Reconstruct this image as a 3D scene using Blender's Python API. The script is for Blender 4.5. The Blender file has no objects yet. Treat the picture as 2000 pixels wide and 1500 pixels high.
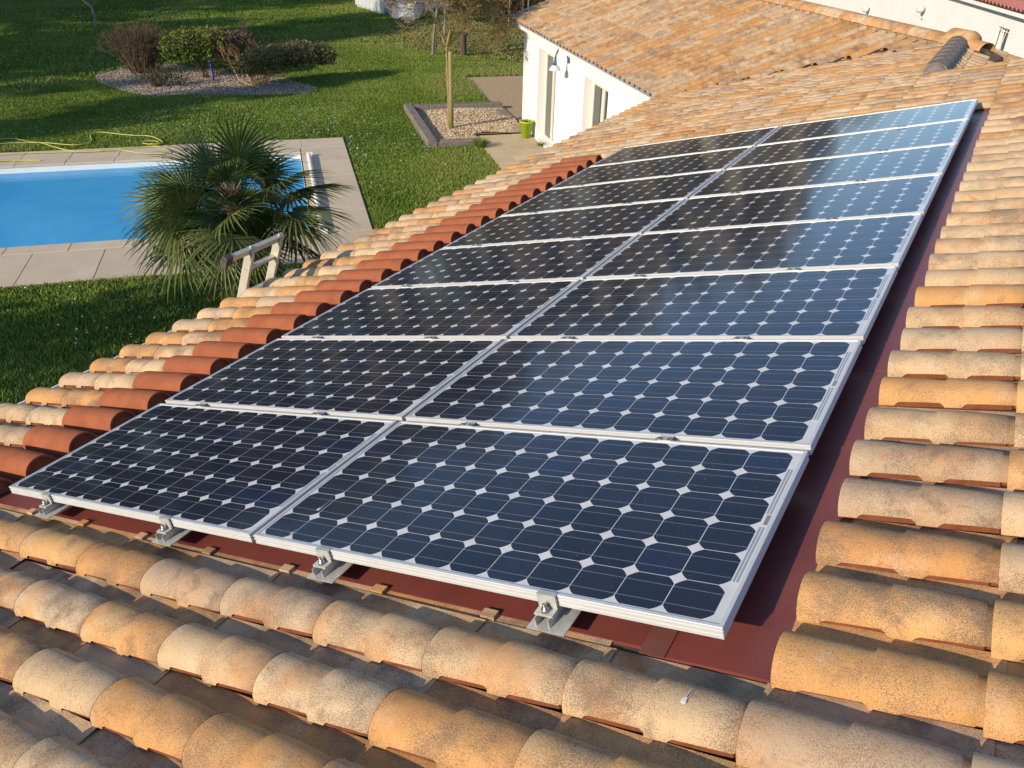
import bpy, math, random
import numpy as np
from mathutils import Matrix, Vector

# ------------------------------------------------------------------ camera, world, sun, exposure
SC = bpy.context.scene
COL = SC.collection
ZG = 3.92                      # height of the array's front corner above the ground
cam = bpy.data.cameras.new('camera')
cam.sensor_width = 36.0
cam.lens = 36.0 * 1615.46 / 2000.0
cam.clip_start = 0.05
cam.clip_end = 2000.0
camo = bpy.data.objects.new('camera', cam)
COL.objects.link(camo)
SC.camera = camo
CAMPOS = Vector((0.22723, -1.37428, 1.41028 + ZG))
# camera axes measured from the photograph (right, down, forward in world space)
TH = math.radians(15.839)
CA, SA = math.cos(TH), math.sin(TH)
_axr = [(0.83530316, 0.5056164, -0.21591822), (0.03151861, -0.43612211, -0.89933536), (-0.54888542, 0.74441223, -0.3802305)]
def _w(v): return Vector((v[0] * CA - v[2] * SA, v[1], v[0] * SA + v[2] * CA))
_r, _d, _f = [_w(a) for a in _axr]
camo.matrix_world = Matrix(((_r.x, -_d.x, -_f.x, CAMPOS.x), (_r.y, -_d.y, -_f.y, CAMPOS.y), (_r.z, -_d.z, -_f.z, CAMPOS.z), (0, 0, 0, 1)))

SUNDIR = Vector((-0.305, -0.868, 0.392)).normalized()
SUN_EL = math.asin(SUNDIR.z)
SUN_AZ = math.atan2(SUNDIR.x, SUNDIR.y)
world = bpy.data.worlds.new('World')
SC.world = world
world.use_nodes = True
wn = world.node_tree.nodes
wl = world.node_tree.links
wn.clear()
sky = wn.new('ShaderNodeTexSky')
sky.sky_type = 'NISHITA'
sky.sun_disc = False
sky.sun_elevation = SUN_EL
sky.sun_rotation = SUN_AZ
sky.air_density = 1.0
sky.dust_density = 0.2
sky.ozone_density = 3.2
bg = wn.new('ShaderNodeBackground')
bg.inputs['Strength'].default_value = 0.14
wo = wn.new('ShaderNodeOutputWorld')
wl.new(sky.outputs[0], bg.inputs[0])
wl.new(bg.outputs[0], wo.inputs[0])
sl = bpy.data.lights.new('sun', 'SUN')
sl.energy = 3.55
sl.angle = math.radians(0.5)
sl.color = (1.0, 0.845, 0.62)
so = bpy.data.objects.new('sun', sl)
COL.objects.link(so)
so.rotation_euler = SUNDIR.to_track_quat('Z', 'Y').to_euler()
so.location = (-20, -50, 40)
SC.view_settings.view_transform = 'Standard'
SC.view_settings.look = 'None'
SC.view_settings.exposure = 0.58
SC.view_settings.gamma = 1.0
SC.view_settings.use_curve_mapping = False

# ------------------------------------------------------------------ helpers
rng = random.Random(7)
nrg = np.random.default_rng(11)
PW = {}                                            # world matrix of every object made here

class MB:
    """collects faces of one mesh"""
    def __init__(s): s.v = []; s.f = []; s.m = []; s.s = []
    def face(s, pts, mat=0, smooth=False):
        i = len(s.v); s.v.extend([tuple(p) for p in pts]); s.f.append(tuple(range(i, i + len(pts)))); s.m.append(mat); s.s.append(smooth)
    def grid(s, rows, mat=0, smooth=True, close=False):
        i = len(s.v); n = len(rows[0])
        for r in rows: s.v.extend([tuple(p) for p in r])
        for a in range(len(rows) - 1):
            for b in range(n if close else n - 1):
                c = (b + 1) % n
                s.f.append((i + a * n + b, i + a * n + c, i + (a + 1) * n + c, i + (a + 1) * n + b)); s.m.append(mat); s.s.append(smooth)
    def box(s, x0, x1, y0, y1, z0, z1, mat=0, M=None):
        p = [Vector(q) for q in ((x0, y0, z0), (x1, y0, z0), (x1, y1, z0), (x0, y1, z0), (x0, y0, z1), (x1, y0, z1), (x1, y1, z1), (x0, y1, z1))]
        if M is not None: p = [M @ q for q in p]
        i = len(s.v); s.v.extend([tuple(q) for q in p])
        for f in ((0, 3, 2, 1), (4, 5, 6, 7), (0, 1, 5, 4), (1, 2, 6, 5), (2, 3, 7, 6), (3, 0, 4, 7)):
            s.f.append(tuple(i + k for k in f)); s.m.append(mat); s.s.append(False)
    def tube(s, pts, radii, n=6, mat=0, cap=True, smooth=True):
        pts = [Vector(p) for p in pts]; rows = []
        up = Vector((0.123, 0.2, 0.97))
        for k, p in enumerate(pts):
            d = pts[min(k + 1, len(pts) - 1)] - pts[max(k - 1, 0)]
            if d.length < 1e-9: d = Vector((0, 0, 1))
            d.normalize(); a = d.cross(up)
            if a.length < 1e-3: a = d.cross(Vector((1, 0, 0)))
            a.normalize(); b = d.cross(a)
            r = radii[k] if hasattr(radii, '__len__') else radii
            rows.append([p + a * (r * math.cos(2 * math.pi * q / n)) + b * (r * math.sin(2 * math.pi * q / n)) for q in range(n)])
        s.grid(rows, mat, smooth, True)
        if cap: s.face(rows[0][::-1], mat); s.face(rows[-1], mat)
    def lathe(s, prof, n=20, mat=0, M=None):
        rows = []
        for r, z in prof:
            row = [Vector((r * math.cos(2 * math.pi * k / n), r * math.sin(2 * math.pi * k / n), z)) for k in range(n)]
            rows.append([M @ q for q in row] if M is not None else row)
        s.grid(rows, mat, True, True)
    def mesh(s, name, mats):
        me = bpy.data.meshes.new(name)
        me.from_pydata(s.v, [], s.f)
        for m in mats: me.materials.append(m)
        me.polygons.foreach_set('material_index', s.m)
        me.polygons.foreach_set('use_smooth', s.s)
        me.update()
        return me

def np_mesh(name, verts, k, mats, attr=None, mi=None):
    """verts (n*k,3): n separate k-gons"""
    n = len(verts) // k
    me = bpy.data.meshes.new(name)
    me.vertices.add(n * k); me.vertices.foreach_set('co', np.asarray(verts, np.float32).ravel())
    me.loops.add(n * k); me.loops.foreach_set('vertex_index', np.arange(n * k, dtype=np.int32))
    me.polygons.add(n); me.polygons.foreach_set('loop_start', np.arange(0, n * k, k, dtype=np.int32))
    me.polygons.foreach_set('loop_total', np.full(n, k, np.int32))
    for m in mats: me.materials.append(m)
    if mi is not None: me.polygons.foreach_set('material_index', np.asarray(mi, np.int32))
    me.update(calc_edges=True)
    if attr is not None:
        a = me.attributes.new('tr', 'FLOAT', 'FACE'); a.data.foreach_set('value', np.asarray(attr, np.float32))
    return me

def link(o, parent=None, Mw=None):
    Mw = Mw if Mw is not None else Matrix.Identity(4)
    COL.objects.link(o)
    if parent is not None:
        o.parent = parent
        o.matrix_local = PW[parent.name].inverted() @ Mw
    else:
        o.matrix_world = Mw
    PW[o.name] = Mw
    return o
def ob(name, mesh, parent=None, Mw=None):
    """mesh given in world coordinates unless Mw is given (then in Mw's frame)"""
    if parent is not None and Mw is None:
        Mw = Matrix.Identity(4)
    return link(bpy.data.objects.new(name, mesh), parent, Mw)
def tag(o, label=None, cat=None, group=None, kind=None):
    if label: o['label'] = label
    if cat: o['category'] = cat
    if group: o['group'] = group
    if kind: o['kind'] = kind
    return o
def thing(name, loc, label, cat, group=None, M=None):
    o = bpy.data.objects.new(name, None); o.empty_display_size = 0.1
    link(o, None, M if M is not None else Matrix.Translation(loc))
    return tag(o, label, cat, group)
def T(x, y, z): return Matrix.Translation((x, y, z))
def RX(a): return Matrix.Rotation(a, 4, 'X')
def RY(a): return Matrix.Rotation(a, 4, 'Y')
def RZ(a): return Matrix.Rotation(a, 4, 'Z')
S2 = math.sqrt(0.5)
def AB(a, b, z=0.0): return Vector(((a - b) * S2, (a + b) * S2, z))   # garden axes, 45 degrees to the main roof
M_AB = Matrix(((S2, -S2, 0, 0), (S2, S2, 0, 0), (0, 0, 1, 0), (0, 0, 0, 1)))
M_ROOF = Matrix(((CA, 0, -SA, 0), (0, 1, 0, 0), (SA, 0, CA, ZG), (0, 0, 0, 1)))  # x up-slope, y along the eaves, z normal

# ------------------------------------------------------------------ materials
class NT:
    def __init__(s, name):
        s.m = bpy.data.materials.new(name); s.m.use_nodes = True
        s.t = s.m.node_tree; s.n = s.t.nodes; s.l = s.t.links
        s.p = s.n['Principled BSDF']; s.out = s.n['Material Output']
    def add(s, t, **kw):
        n = s.n.new(t)
        for k, v in kw.items(): setattr(n, k, v)
        return n
    def put(s, sock, v):
        if hasattr(v, 'is_output'): s.l.new(v, sock)
        else: sock.default_value = v
    def coord(s, which='Object'): return s.add('ShaderNodeTexCoord').outputs[which]
    def noise(s, vec, scale, detail=4.0, rough=0.55, dist=0.0):
        n = s.add('ShaderNodeTexNoise'); s.put(n.inputs['Vector'], vec); n.inputs['Scale'].default_value = scale
        n.inputs['Detail'].default_value = detail; n.inputs['Roughness'].default_value = rough; n.inputs['Distortion'].default_value = dist
        return n.outputs['Fac']
    def ramp(s, fac, stops, interp='LINEAR'):
        n = s.add('ShaderNodeValToRGB'); s.put(n.inputs[0], fac); cr = n.color_ramp; cr.interpolation = interp
        while len(cr.elements) < len(stops): cr.elements.new(0.5)
        for e, (p, c) in zip(cr.elements, stops):
            e.position = p; e.color = (c, c, c, 1) if not hasattr(c, '__len__') else (*c, 1)
        return n.outputs[0]
    def mix(s, fac, a, b, mode='MIX'):
        n = s.add('ShaderNodeMix', data_type='RGBA', blend_type=mode)
        s.put(n.inputs[0], fac); s.put(n.inputs[6], a if hasattr(a, 'is_output') else (*a, 1)); s.put(n.inputs[7], b if hasattr(b, 'is_output') else (*b, 1))
        return n.outputs[2]
    def math(s, op, a, b=0.0, c=0.0, clamp=False):
        n = s.add('ShaderNodeMath', operation=op, use_clamp=clamp)
        s.put(n.inputs[0], a); s.put(n.inputs[1], b); s.put(n.inputs[2], c)
        return n.outputs[0]
    def vmath(s, op, a, b):
        n = s.add('ShaderNodeVectorMath', operation=op); s.put(n.inputs[0], a); s.put(n.inputs[1], b)
        return n.outputs[0]
    def scalevec(s, a, k):
        n = s.add('ShaderNodeVectorMath', operation='MULTIPLY'); s.put(n.inputs[0], a); n.inputs[1].default_value = k
        return n.outputs[0]
    def bump(s, h, strength=0.3, dist=0.01):
        n = s.add('ShaderNodeBump'); n.inputs['Strength'].default_value = strength; n.inputs['Distance'].default_value = dist
        s.put(n.inputs['Height'], h); s.l.new(n.outputs[0], s.p.inputs['Normal'])
    def rand(s):
        """per object, or per tile inside one joined mesh"""
        r = s.add('ShaderNodeObjectInfo').outputs['Random']
        a = s.add('ShaderNodeAttribute', attribute_name='tr').outputs['Fac']
        return s.math('FRACT', s.math('ADD', r, a))
    def fin(s, color=None, rough=0.8, spec=0.3, metal=0.0, **kw):
        if color is not None: s.put(s.p.inputs['Base Color'], color if hasattr(color, 'is_output') else (*color, 1))
        s.put(s.p.inputs['Roughness'], rough); s.put(s.p.inputs['Metallic'], metal); s.put(s.p.inputs['Specular IOR Level'], spec)
        for k, v in kw.items(): s.put(s.p.inputs[k.replace('_', ' ')], v)
        return s.m

def simple(name, col, rough=0.7, spec=0.3, metal=0.0, var=0.12, scale=8.0, bump=0.0):
    t = NT(name); c = t.coord()
    n = t.noise(c, scale, 5)
    lo = tuple(x * (1 - var) for x in col); hi = tuple(min(1, x * (1 + var)) for x in col)
    if bump: t.bump(n, bump, 0.01)
    return t.fin(t.ramp(n, [(0.3, lo), (0.7, hi)]), rough, spec, metal)

def clay_tile(name, warm=0.0, gain=1.0):
    t = NT(name); r = t.rand(); co = t.coord()
    off = t.add('ShaderNodeCombineXYZ')
    t.put(off.inputs[0], t.math('MULTIPLY', r, 37.0)); t.put(off.inputs[1], t.math('MULTIPLY', r, 91.0)); t.put(off.inputs[2], t.math('MULTIPLY', r, 17.0))
    v = t.vmath('ADD', co, off.outputs[0])
    r2 = t.math('FRACT', t.math('MULTIPLY', r, 13.37)); r3 = t.math('FRACT', t.math('MULTIPLY', r, 71.9))
    g = lambda c: (c[0] * gain * 1.04, c[1] * gain * 1.02, c[2] * gain * 1.10)
    base = t.ramp(r2, [(0.0, g((0.55, 0.40, 0.225))), (0.16, g((0.57, 0.31, 0.11))), (0.32, g((0.58, 0.44, 0.26))), (0.46, g((0.50, 0.38, 0.235))), (0.58, g((0.58, 0.345, 0.135))), (0.72, g((0.58, 0.43, 0.25))), (0.84, g((0.51, 0.275, 0.10))), (0.93, g((0.44, 0.32, 0.20)))], 'CONSTANT')
    big = t.noise(v, 5.0, 3, 0.5, 0.6)
    base = t.mix(t.math('MULTIPLY', t.ramp(big, [(0.45, 0.0), (0.64, 0.85)]), t.math('MULTIPLY_ADD', r3, 0.8, 0.15)), base, g((0.52, 0.26, 0.095)))
    pale = t.noise(t.vmath('ADD', v, (5.3, 1.1, 8.0)), 7.0, 4)
    base = t.mix(t.ramp(pale, [(0.52, 0.0), (0.72, 0.5)]), base, g((0.62, 0.49, 0.31)))
    # clusters of black lichen specks
    zone = t.ramp(t.noise(t.vmath('ADD', v, (2.1, 9.1, 3.0)), 6.5, 4, 0.6), [(0.36, 0.0), (0.70, 1.0)])
    zone = t.math('MULTIPLY', zone, t.math('MULTIPLY_ADD', r3, 0.75, 0.45))
    speck = t.noise(v, 420.0, 2, 0.65)
    sp = t.math('SUBTRACT', t.math('ADD', speck, t.math('MULTIPLY', zone, 0.235)), 0.585)
    sp = t.ramp(sp, [(0.0, 0.0), (0.10, 0.80)])
    base = t.mix(sp, base, (0.16, 0.125, 0.10))
    # dark soot smudges and raw red spalls
    sm = t.ramp(t.noise(t.vmath('ADD', v, (7.7, 4.0, 1.0)), 8.0, 6, 0.7, 0.5), [(0.54, 0.0), (0.68, 0.70)])
    base = t.mix(t.math('MULTIPLY', sm, t.math('MULTIPLY_ADD', r2, 0.55, 0.45)), base, (0.15, 0.105, 0.085))
    rd = t.ramp(t.noise(t.vmath('ADD', v, (3.1, 2.2, 6.6)), 8.0, 7, 0.8, 0.4), [(0.625, 0.0), (0.68, 0.85)])
    base = t.mix(rd, base, (0.47, 0.14, 0.04))
    grain = t.noise(v, 170.0, 3)
    base = t.mix(0.22, base, t.ramp(grain, [(0.3, (0.30, 0.24, 0.18)), (0.7, (0.75, 0.66, 0.52))]), 'SOFT_LIGHT')
    t.bump(t.math('ADD', grain, t.math('MULTIPLY', big, 2.0)), 0.35, 0.003)
    return t.fin(base, 0.93, 0.15)

M_TILE = clay_tile('weathered_clay')
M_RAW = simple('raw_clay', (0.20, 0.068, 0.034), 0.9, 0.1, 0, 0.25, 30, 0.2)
t = NT('red_cover_clay'); c = t.coord(); r = t.rand()
v = t.vmath('ADD', c, t.math('MULTIPLY', r, 33.0))
n1 = t.noise(v, 9, 5, 0.6); n2 = t.noise(v, 140, 3)
cc = t.ramp(n1, [(0.3, (0.28, 0.090, 0.045)), (0.7, (0.38, 0.128, 0.060))])
cc = t.mix(t.ramp(n2, [(0.55, 0.0), (0.72, 0.5)]), cc, (0.22, 0.08, 0.05))
t.bump(n2, 0.6, 0.004)
M_RED = t.fin(cc, 0.95, 0.1)
M_DECK = simple('roof_underlay', (0.10, 0.07, 0.055), 0.9, 0.1, 0, 0.3, 20)
# painted red sheet metal
t = NT('red_painted_steel'); c = t.coord(); n1 = t.noise(c, 3.5, 5); n2 = t.noise(c, 260, 2)
cc = t.ramp(n1, [(0.3, (0.165, 0.042, 0.035)), (0.7, (0.225, 0.060, 0.047))])
cc = t.mix(t.ramp(n2, [(0.70, 0.0), (0.76, 0.7)]), cc, (0.5, 0.36, 0.3))
M_FLASH = t.fin(cc, t.math('MULTIPLY_ADD', n1, 0.25, 0.28), 0.5)
# aluminium
t = NT('anodised_aluminium'); c = t.coord(); n1 = t.noise(t.scalevec(c, (3, 3, 60)), 6, 4)
M_ALU = t.fin(t.ramp(n1, [(0.3, (0.58, 0.58, 0.57)), (0.7, (0.66, 0.66, 0.65))]), t.math('MULTIPLY_ADD', n1, 0.2, 0.34), 0.5, 0.30)
t = NT('galvanised_bracket'); c = t.coord(); n1 = t.noise(c, 40, 5)
M_GALV = t.fin(t.ramp(n1, [(0.3, (0.42, 0.42, 0.38)), (0.7, (0.58, 0.58, 0.53))]), 0.45, 0.5, 0.35)
M_STEEL = simple('bolt_steel', (0.35, 0.33, 0.31), 0.35, 0.5, 0.9, 0.15, 60)
# laminated glass over white backsheet
def glassy(t, base):
    co = t.coord(); d = t.noise(co, 3.0, 4, 0.6)
    return t.fin(base, 0.6, 0.0, 0.0, Coat_Weight=1.0, Coat_Roughness=t.math('MULTIPLY_ADD', d, 0.10, 0.06), Coat_IOR=1.45)
t = NT('laminated_backsheet'); c = t.coord(); n = t.noise(c, 14, 4)
M_BACK = glassy(t, t.ramp(n, [(0.3, (0.56, 0.55, 0.54)), (0.7, (0.66, 0.65, 0.635))]))
t = NT('laminated_silicon_cell'); c = t.coord(); r = t.rand()
sx = t.add('ShaderNodeSeparateXYZ'); t.l.new(c, sx.inputs[0])
bb = t.math('ABSOLUTE', t.math('SUBTRACT', t.math('ABSOLUTE', sx.outputs[1]), 0.0312))
line = t.math('LESS_THAN', bb, 0.0008)
wv = t.vmath('ADD', c, t.math('MULTIPLY', r, 40.0))
tone = t.ramp(r, [(0.0, (0.010, 0.013, 0.022)), (0.35, (0.014, 0.018, 0.035)), (0.7, (0.017, 0.019, 0.032)), (1.0, (0.014, 0.022, 0.052))])
tone = t.mix(t.ramp(t.noise(wv, 9.0, 4), [(0.35, 0.0), (0.8, 0.30)]), tone, (0.035, 0.036, 0.036))
dust = t.ramp(t.noise(wv, 190.0, 1, 0.5), [(0.735, 0.0), (0.775, 0.5)])
tone = t.mix(dust, tone, (0.32, 0.30, 0.26))
M_CELL = glassy(t, t.mix(line, tone, (0.20, 0.22, 0.26)))
t = NT('tinned_ribbon'); M_RIB = glassy(t, (0.25, 0.30, 0.34))
t = NT('printed_label'); M_LABEL = glassy(t, (0.22, 0.20, 0.19))
M_DROP = simple('bird_lime', (0.62, 0.60, 0.55), 0.85, 0.2, 0, 0.15, 60)
# house
t = NT('white_render'); c = t.coord(); n1 = t.noise(c, 1.2, 5, 0.6); n2 = t.noise(c, 90, 3)
t.bump(n2, 0.15, 0.004)
M_WALL = t.fin(t.ramp(n1, [(0.3, (0.76, 0.755, 0.74)), (0.7, (0.83, 0.825, 0.81))]), 0.9, 0.15)
M_PVC = simple('white_plastic', (0.78, 0.77, 0.74), 0.4, 0.4, 0, 0.04, 5)
M_CREAM = simple('cream_frame', (0.66, 0.63, 0.55), 0.45, 0.4, 0, 0.06, 5)
t = NT('window_glass'); M_GLASS = t.fin((0.05, 0.06, 0.055), 0.05, 0.8, 0.0)
M_GUT = simple('blue_grey_gutter_lip', (0.26, 0.27, 0.38), 0.5, 0.3, 0, 0.1, 9)
# ground
t = NT('lawn_soil'); c = t.coord(); n1 = t.noise(c, 0.22, 6, 0.6); n2 = t.noise(c, 2.5, 6, 0.65); n3 = t.noise(c, 22, 4)
g = t.ramp(n2, [(0.25, (0.030, 0.062, 0.013)), (0.55, (0.050, 0.100, 0.020)), (0.8, (0.080, 0.120, 0.030))])
g = t.mix(t.ramp(n1, [(0.50, 0.0), (0.72, 0.55)]), g, (0.075, 0.070, 0.030))
g = t.mix(0.5, g, t.ramp(n3, [(0.3, (0.1, 0.1, 0.1)), (0.7, (0.9, 0.9, 0.9))]), 'SOFT_LIGHT')
t.bump(n3, 0.8, 0.03)
M_LAWN = t.fin(g, 0.95, 0.1)
t = NT('grass_blades'); a = t.add('ShaderNodeAttribute', attribute_name='tr').outputs['Fac']
M_GRASS = t.fin(t.ramp(a, [(0.0, (0.075, 0.125, 0.017)), (0.45, (0.165, 0.25, 0.034)), (0.8, (0.26, 0.33, 0.062)), (0.95, (0.27, 0.265, 0.10)), (1.0, (0.30, 0.235, 0.12))]), 0.7, 0.2)
M_PETAL = simple('daisy_petals', (0.75, 0.75, 0.72), 0.8, 0.1, 0, 0.05, 5)
def stone(name, stops, sc=60):
    t = NT(name); a = t.add('ShaderNodeAttribute', attribute_name='tr').outputs['Fac']
    return t.fin(t.ramp(a, stops), 0.85, 0.2)
M_GRAVEL = stone('tan_gravel', [(0.0, (0.22, 0.14, 0.08)), (0.4, (0.44, 0.32, 0.19)), (0.75, (0.56, 0.45, 0.31)), (1.0, (0.66, 0.60, 0.50))])
M_GREYGR = stone('grey_gravel', [(0.0, (0.14, 0.105, 0.08)), (0.4, (0.27, 0.215, 0.165)), (0.8, (0.38, 0.31, 0.25)), (1.0, (0.52, 0.46, 0.39))])
M_GRAVB = simple('gravel_bed', (0.30, 0.22, 0.14), 0.95, 0.1, 0, 0.5, 45, 0.5)
M_GREYB = simple('grey_gravel_bed', (0.25, 0.215, 0.20), 0.95, 0.1, 0, 0.5, 45, 0.5)
def paving(name, lo, hi):
    t = NT(name); c = t.coord(); r = t.rand(); v = t.vmath('ADD', c, t.math('MULTIPLY', r, 57.0))
    n1 = t.noise(v, 2.2, 6, 0.65); n2 = t.noise(v, 60, 4)
    k = t.ramp(n1, [(0.3, lo), (0.7, hi)])
    k = t.mix(0.25, k, t.ramp(n2, [(0.3, (0.2, 0.2, 0.2)), (0.7, (0.8, 0.8, 0.8))]), 'SOFT_LIGHT')
    k = t.mix(t.math('MULTIPLY', r, 0.16), k, (0.26, 0.20, 0.14))
    t.bump(n2, 0.15, 0.004)
    return t.fin(k, 0.85, 0.25)
M_SLAB = paving('beige_paving', (0.53, 0.43, 0.305), (0.63, 0.52, 0.385))
M_TERR = paving('cream_paving', (0.48, 0.38, 0.235), (0.58, 0.47, 0.31))
M_JOINT = simple('mortar_joint', (0.16, 0.12, 0.085), 0.95, 0.1, 0, 0.3, 30)
M_DRIVE = simple('brown_aggregate', (0.44, 0.32, 0.19), 0.95, 0.1, 0, 0.4, 40, 0.4)
M_PATH = simple('grey_concrete', (0.24, 0.22, 0.19), 0.95, 0.1, 0, 0.25, 6, 0.2)
t = NT('pool_liner'); c = t.coord(); n = t.noise(c, 0.9, 4)
M_LINER = t.fin(t.ramp(n, [(0.3, (0.20, 0.60, 0.92)), (0.7, (0.28, 0.68, 0.95))]), 0.5, 0.2)
M_COPE = simple('white_liner_rim', (0.72, 0.74, 0.72), 0.5, 0.3, 0, 0.05, 6)
# pool water: clear tint by absorption-like colour plus fresnel reflection
t = NT('pool_water'); c = t.coord(); n = t.noise(c, 2.6, 3)
tr0 = t.add('ShaderNodeBsdfTransparent'); tr0.inputs[0].default_value = (0.62, 0.87, 0.99, 1)
df = t.add('ShaderNodeBsdfDiffuse'); t.l.new(t.ramp(t.noise(t.scalevec(c, (1, 1, 1)), 0.45, 4, 0.6, 0.8), [(0.3, (0.055, 0.42, 0.84)), (0.7, (0.115, 0.56, 0.95))]), df.inputs[0])
tr = t.add('ShaderNodeMixShader'); tr.inputs[0].default_value = 0.74; t.l.new(tr0.outputs[0], tr.inputs[1]); t.l.new(df.outputs[0], tr.inputs[2])
gl = t.add('ShaderNodeBsdfGlossy'); gl.inputs['Roughness'].default_value = 0.12
bp = t.add('ShaderNodeBump'); bp.inputs['Strength'].default_value = 0.05; bp.inputs['Distance'].default_value = 0.05
t.l.new(n, bp.inputs['Height']); t.l.new(bp.outputs[0], gl.inputs['Normal'])
fr = t.add('ShaderNodeFresnel'); fr.inputs[0].default_value = 1.33
mx = t.add('ShaderNodeMixShader'); t.l.new(fr.outputs[0], mx.inputs[0]); t.l.new(tr.outputs[0], mx.inputs[1]); t.l.new(gl.outputs[0], mx.inputs[2])
t.l.new(mx.outputs[0], t.out.inputs[0]); M_WATER = t.m
# wood, plants
def wood(name, lo, hi, rough=0.9, st=(1, 12, 12)):
    t = NT(name); c = t.coord('Generated') if False else t.coord(); n = t.noise(t.scalevec(c, st), 3.0, 6, 0.6)
    t.bump(n, 0.4, 0.01)
    return t.fin(t.ramp(n, [(0.3, lo), (0.7, hi)]), rough, 0.2)
M_SLEEP = wood('grey_sleeper_wood', (0.13, 0.11, 0.095), (0.27, 0.235, 0.20), 0.9, (8, 1, 8))
M_STAKE = wood('stake_wood', (0.22, 0.19, 0.075), (0.34, 0.29, 0.13), 0.9, (10, 10, 1))
M_YBARK = wood('lichen_bark', (0.22, 0.165, 0.065), (0.36, 0.275, 0.115), 0.95, (6, 6, 2))
M_BARK = wood('dark_bark', (0.055, 0.040, 0.028), (0.14, 0.105, 0.075), 0.95, (8, 8, 2))
M_PBARK = wood('pale_bark', (0.16, 0.14, 0.11), (0.27, 0.24, 0.19), 0.95, (8, 8, 2))
M_OBARK = wood('orange_stem', (0.26, 0.15, 0.055), (0.40, 0.24, 0.09), 0.9, (6, 6, 2))
M_TWIG = wood('brown_twig', (0.085, 0.060, 0.036), (0.17, 0.125, 0.075), 0.95, (6, 6, 2))
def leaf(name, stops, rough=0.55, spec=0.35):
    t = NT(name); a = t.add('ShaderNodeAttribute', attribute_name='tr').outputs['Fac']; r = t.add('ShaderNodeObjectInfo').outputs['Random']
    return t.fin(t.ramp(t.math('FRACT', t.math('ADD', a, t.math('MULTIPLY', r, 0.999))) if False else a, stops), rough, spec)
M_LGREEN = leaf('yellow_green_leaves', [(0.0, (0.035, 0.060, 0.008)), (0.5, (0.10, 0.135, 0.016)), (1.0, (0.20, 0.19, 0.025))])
M_LDARK = leaf('dark_leaves', [(0.0, (0.018, 0.030, 0.010)), (0.6, (0.040, 0.060, 0.018)), (1.0, (0.085, 0.085, 0.03))])
M_LBROWN = leaf('brown_green_leaves', [(0.0, (0.05, 0.045, 0.018)), (0.5, (0.115, 0.115, 0.035)), (0.8, (0.19, 0.14, 0.06)), (1.0, (0.32, 0.27, 0.14))])
M_LPURP = leaf('dry_leaves', [(0.0, (0.045, 0.030, 0.022)), (0.6, (0.09, 0.062, 0.045)), (1.0, (0.16, 0.11, 0.07))])
M_LORNG = leaf('russet_leaves', [(0.0, (0.05, 0.03, 0.012)), (0.6, (0.16, 0.085, 0.03)), (1.0, (0.28, 0.15, 0.05))])
t = NT('palm_leaf'); a = t.add('ShaderNodeAttribute', attribute_name='tr').outputs['Fac']; r = t.add('ShaderNodeObjectInfo').outputs['Random']
cc = t.ramp(a, [(0.0, (0.026, 0.056, 0.011)), (0.7, (0.062, 0.105, 0.021)), (1.0, (0.15, 0.175, 0.04))])
cc = t.mix(t.ramp(r, [(0.35, 0.0), (0.75, 0.55), (1.0, 0.75)]), cc, (0.15, 0.165, 0.048))
M_PALM = t.fin(cc, 0.5, 0.28)
M_PSTEM = simple('palm_petiole', (0.16, 0.19, 0.055), 0.5, 0.4, 0, 0.2, 12)
M_FIBRE = wood('palm_fibre', (0.035, 0.022, 0.014), (0.11, 0.075, 0.045), 0.95, (14, 14, 30))
M_HOSE = simple('yellow_hose', (0.48, 0.47, 0.11), 0.5, 0.4, 0, 0.1, 5)
M_LIME = simple('lime_pot', (0.36, 0.50, 0.035), 0.45, 0.4, 0, 0.06, 6)
M_SOIL = simple('potting_soil', (0.09, 0.055, 0.035), 0.95, 0.1, 0, 0.4, 30)
M_BLUE = simple('blue_enamel', (0.04, 0.11, 0.34), 0.4, 0.5, 0, 0.08, 10)
M_BLUED = simple('dark_blue_lacquer', (0.012, 0.03, 0.11), 0.4, 0.5, 0, 0.1, 10)
M_GREYM = simple('grey_metal_tube', (0.10, 0.12, 0.16), 0.5, 0.4, 0.0, 0.08, 20)
t = NT('frosted_glass'); M_SHADE = t.fin((0.62, 0.64, 0.60), 0.15, 0.6, 0.0)
M_LADD = simple('ladder_aluminium', (0.60, 0.55, 0.44), 0.45, 0.5, 0.35, 0.08, 20)
M_BLACK = simple('dark_rubber', (0.075, 0.062, 0.055), 0.7, 0.3, 0, 0.2, 20)
M_SHED = simple('pale_grey_cladding', (0.50, 0.52, 0.49), 0.7, 0.3, 0, 0.06, 3)
M_SHEDS = simple('pale_blue_cladding', (0.48, 0.52, 0.55), 0.7, 0.3, 0, 0.06, 3)
M_TARP = simple('white_tarpaulin', (0.62, 0.61, 0.60), 0.6, 0.3, 0, 0.12, 4)
M_PINK = simple('pink_plastic', (0.42, 0.16, 0.22), 0.5, 0.4, 0, 0.1, 8)
M_NTILE = clay_tile('neighbour_clay', 0, 0.45)
M_WOODL = simple('distant_trees_foliage', (0.30, 0.26, 0.19), 0.95, 0.05, 0, 0.5, 0.5)
M_PINK_EDGE = simple('eave_tile_pink', (0.40, 0.16, 0.13), 0.9, 0.1, 0, 0.15, 20)
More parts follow.
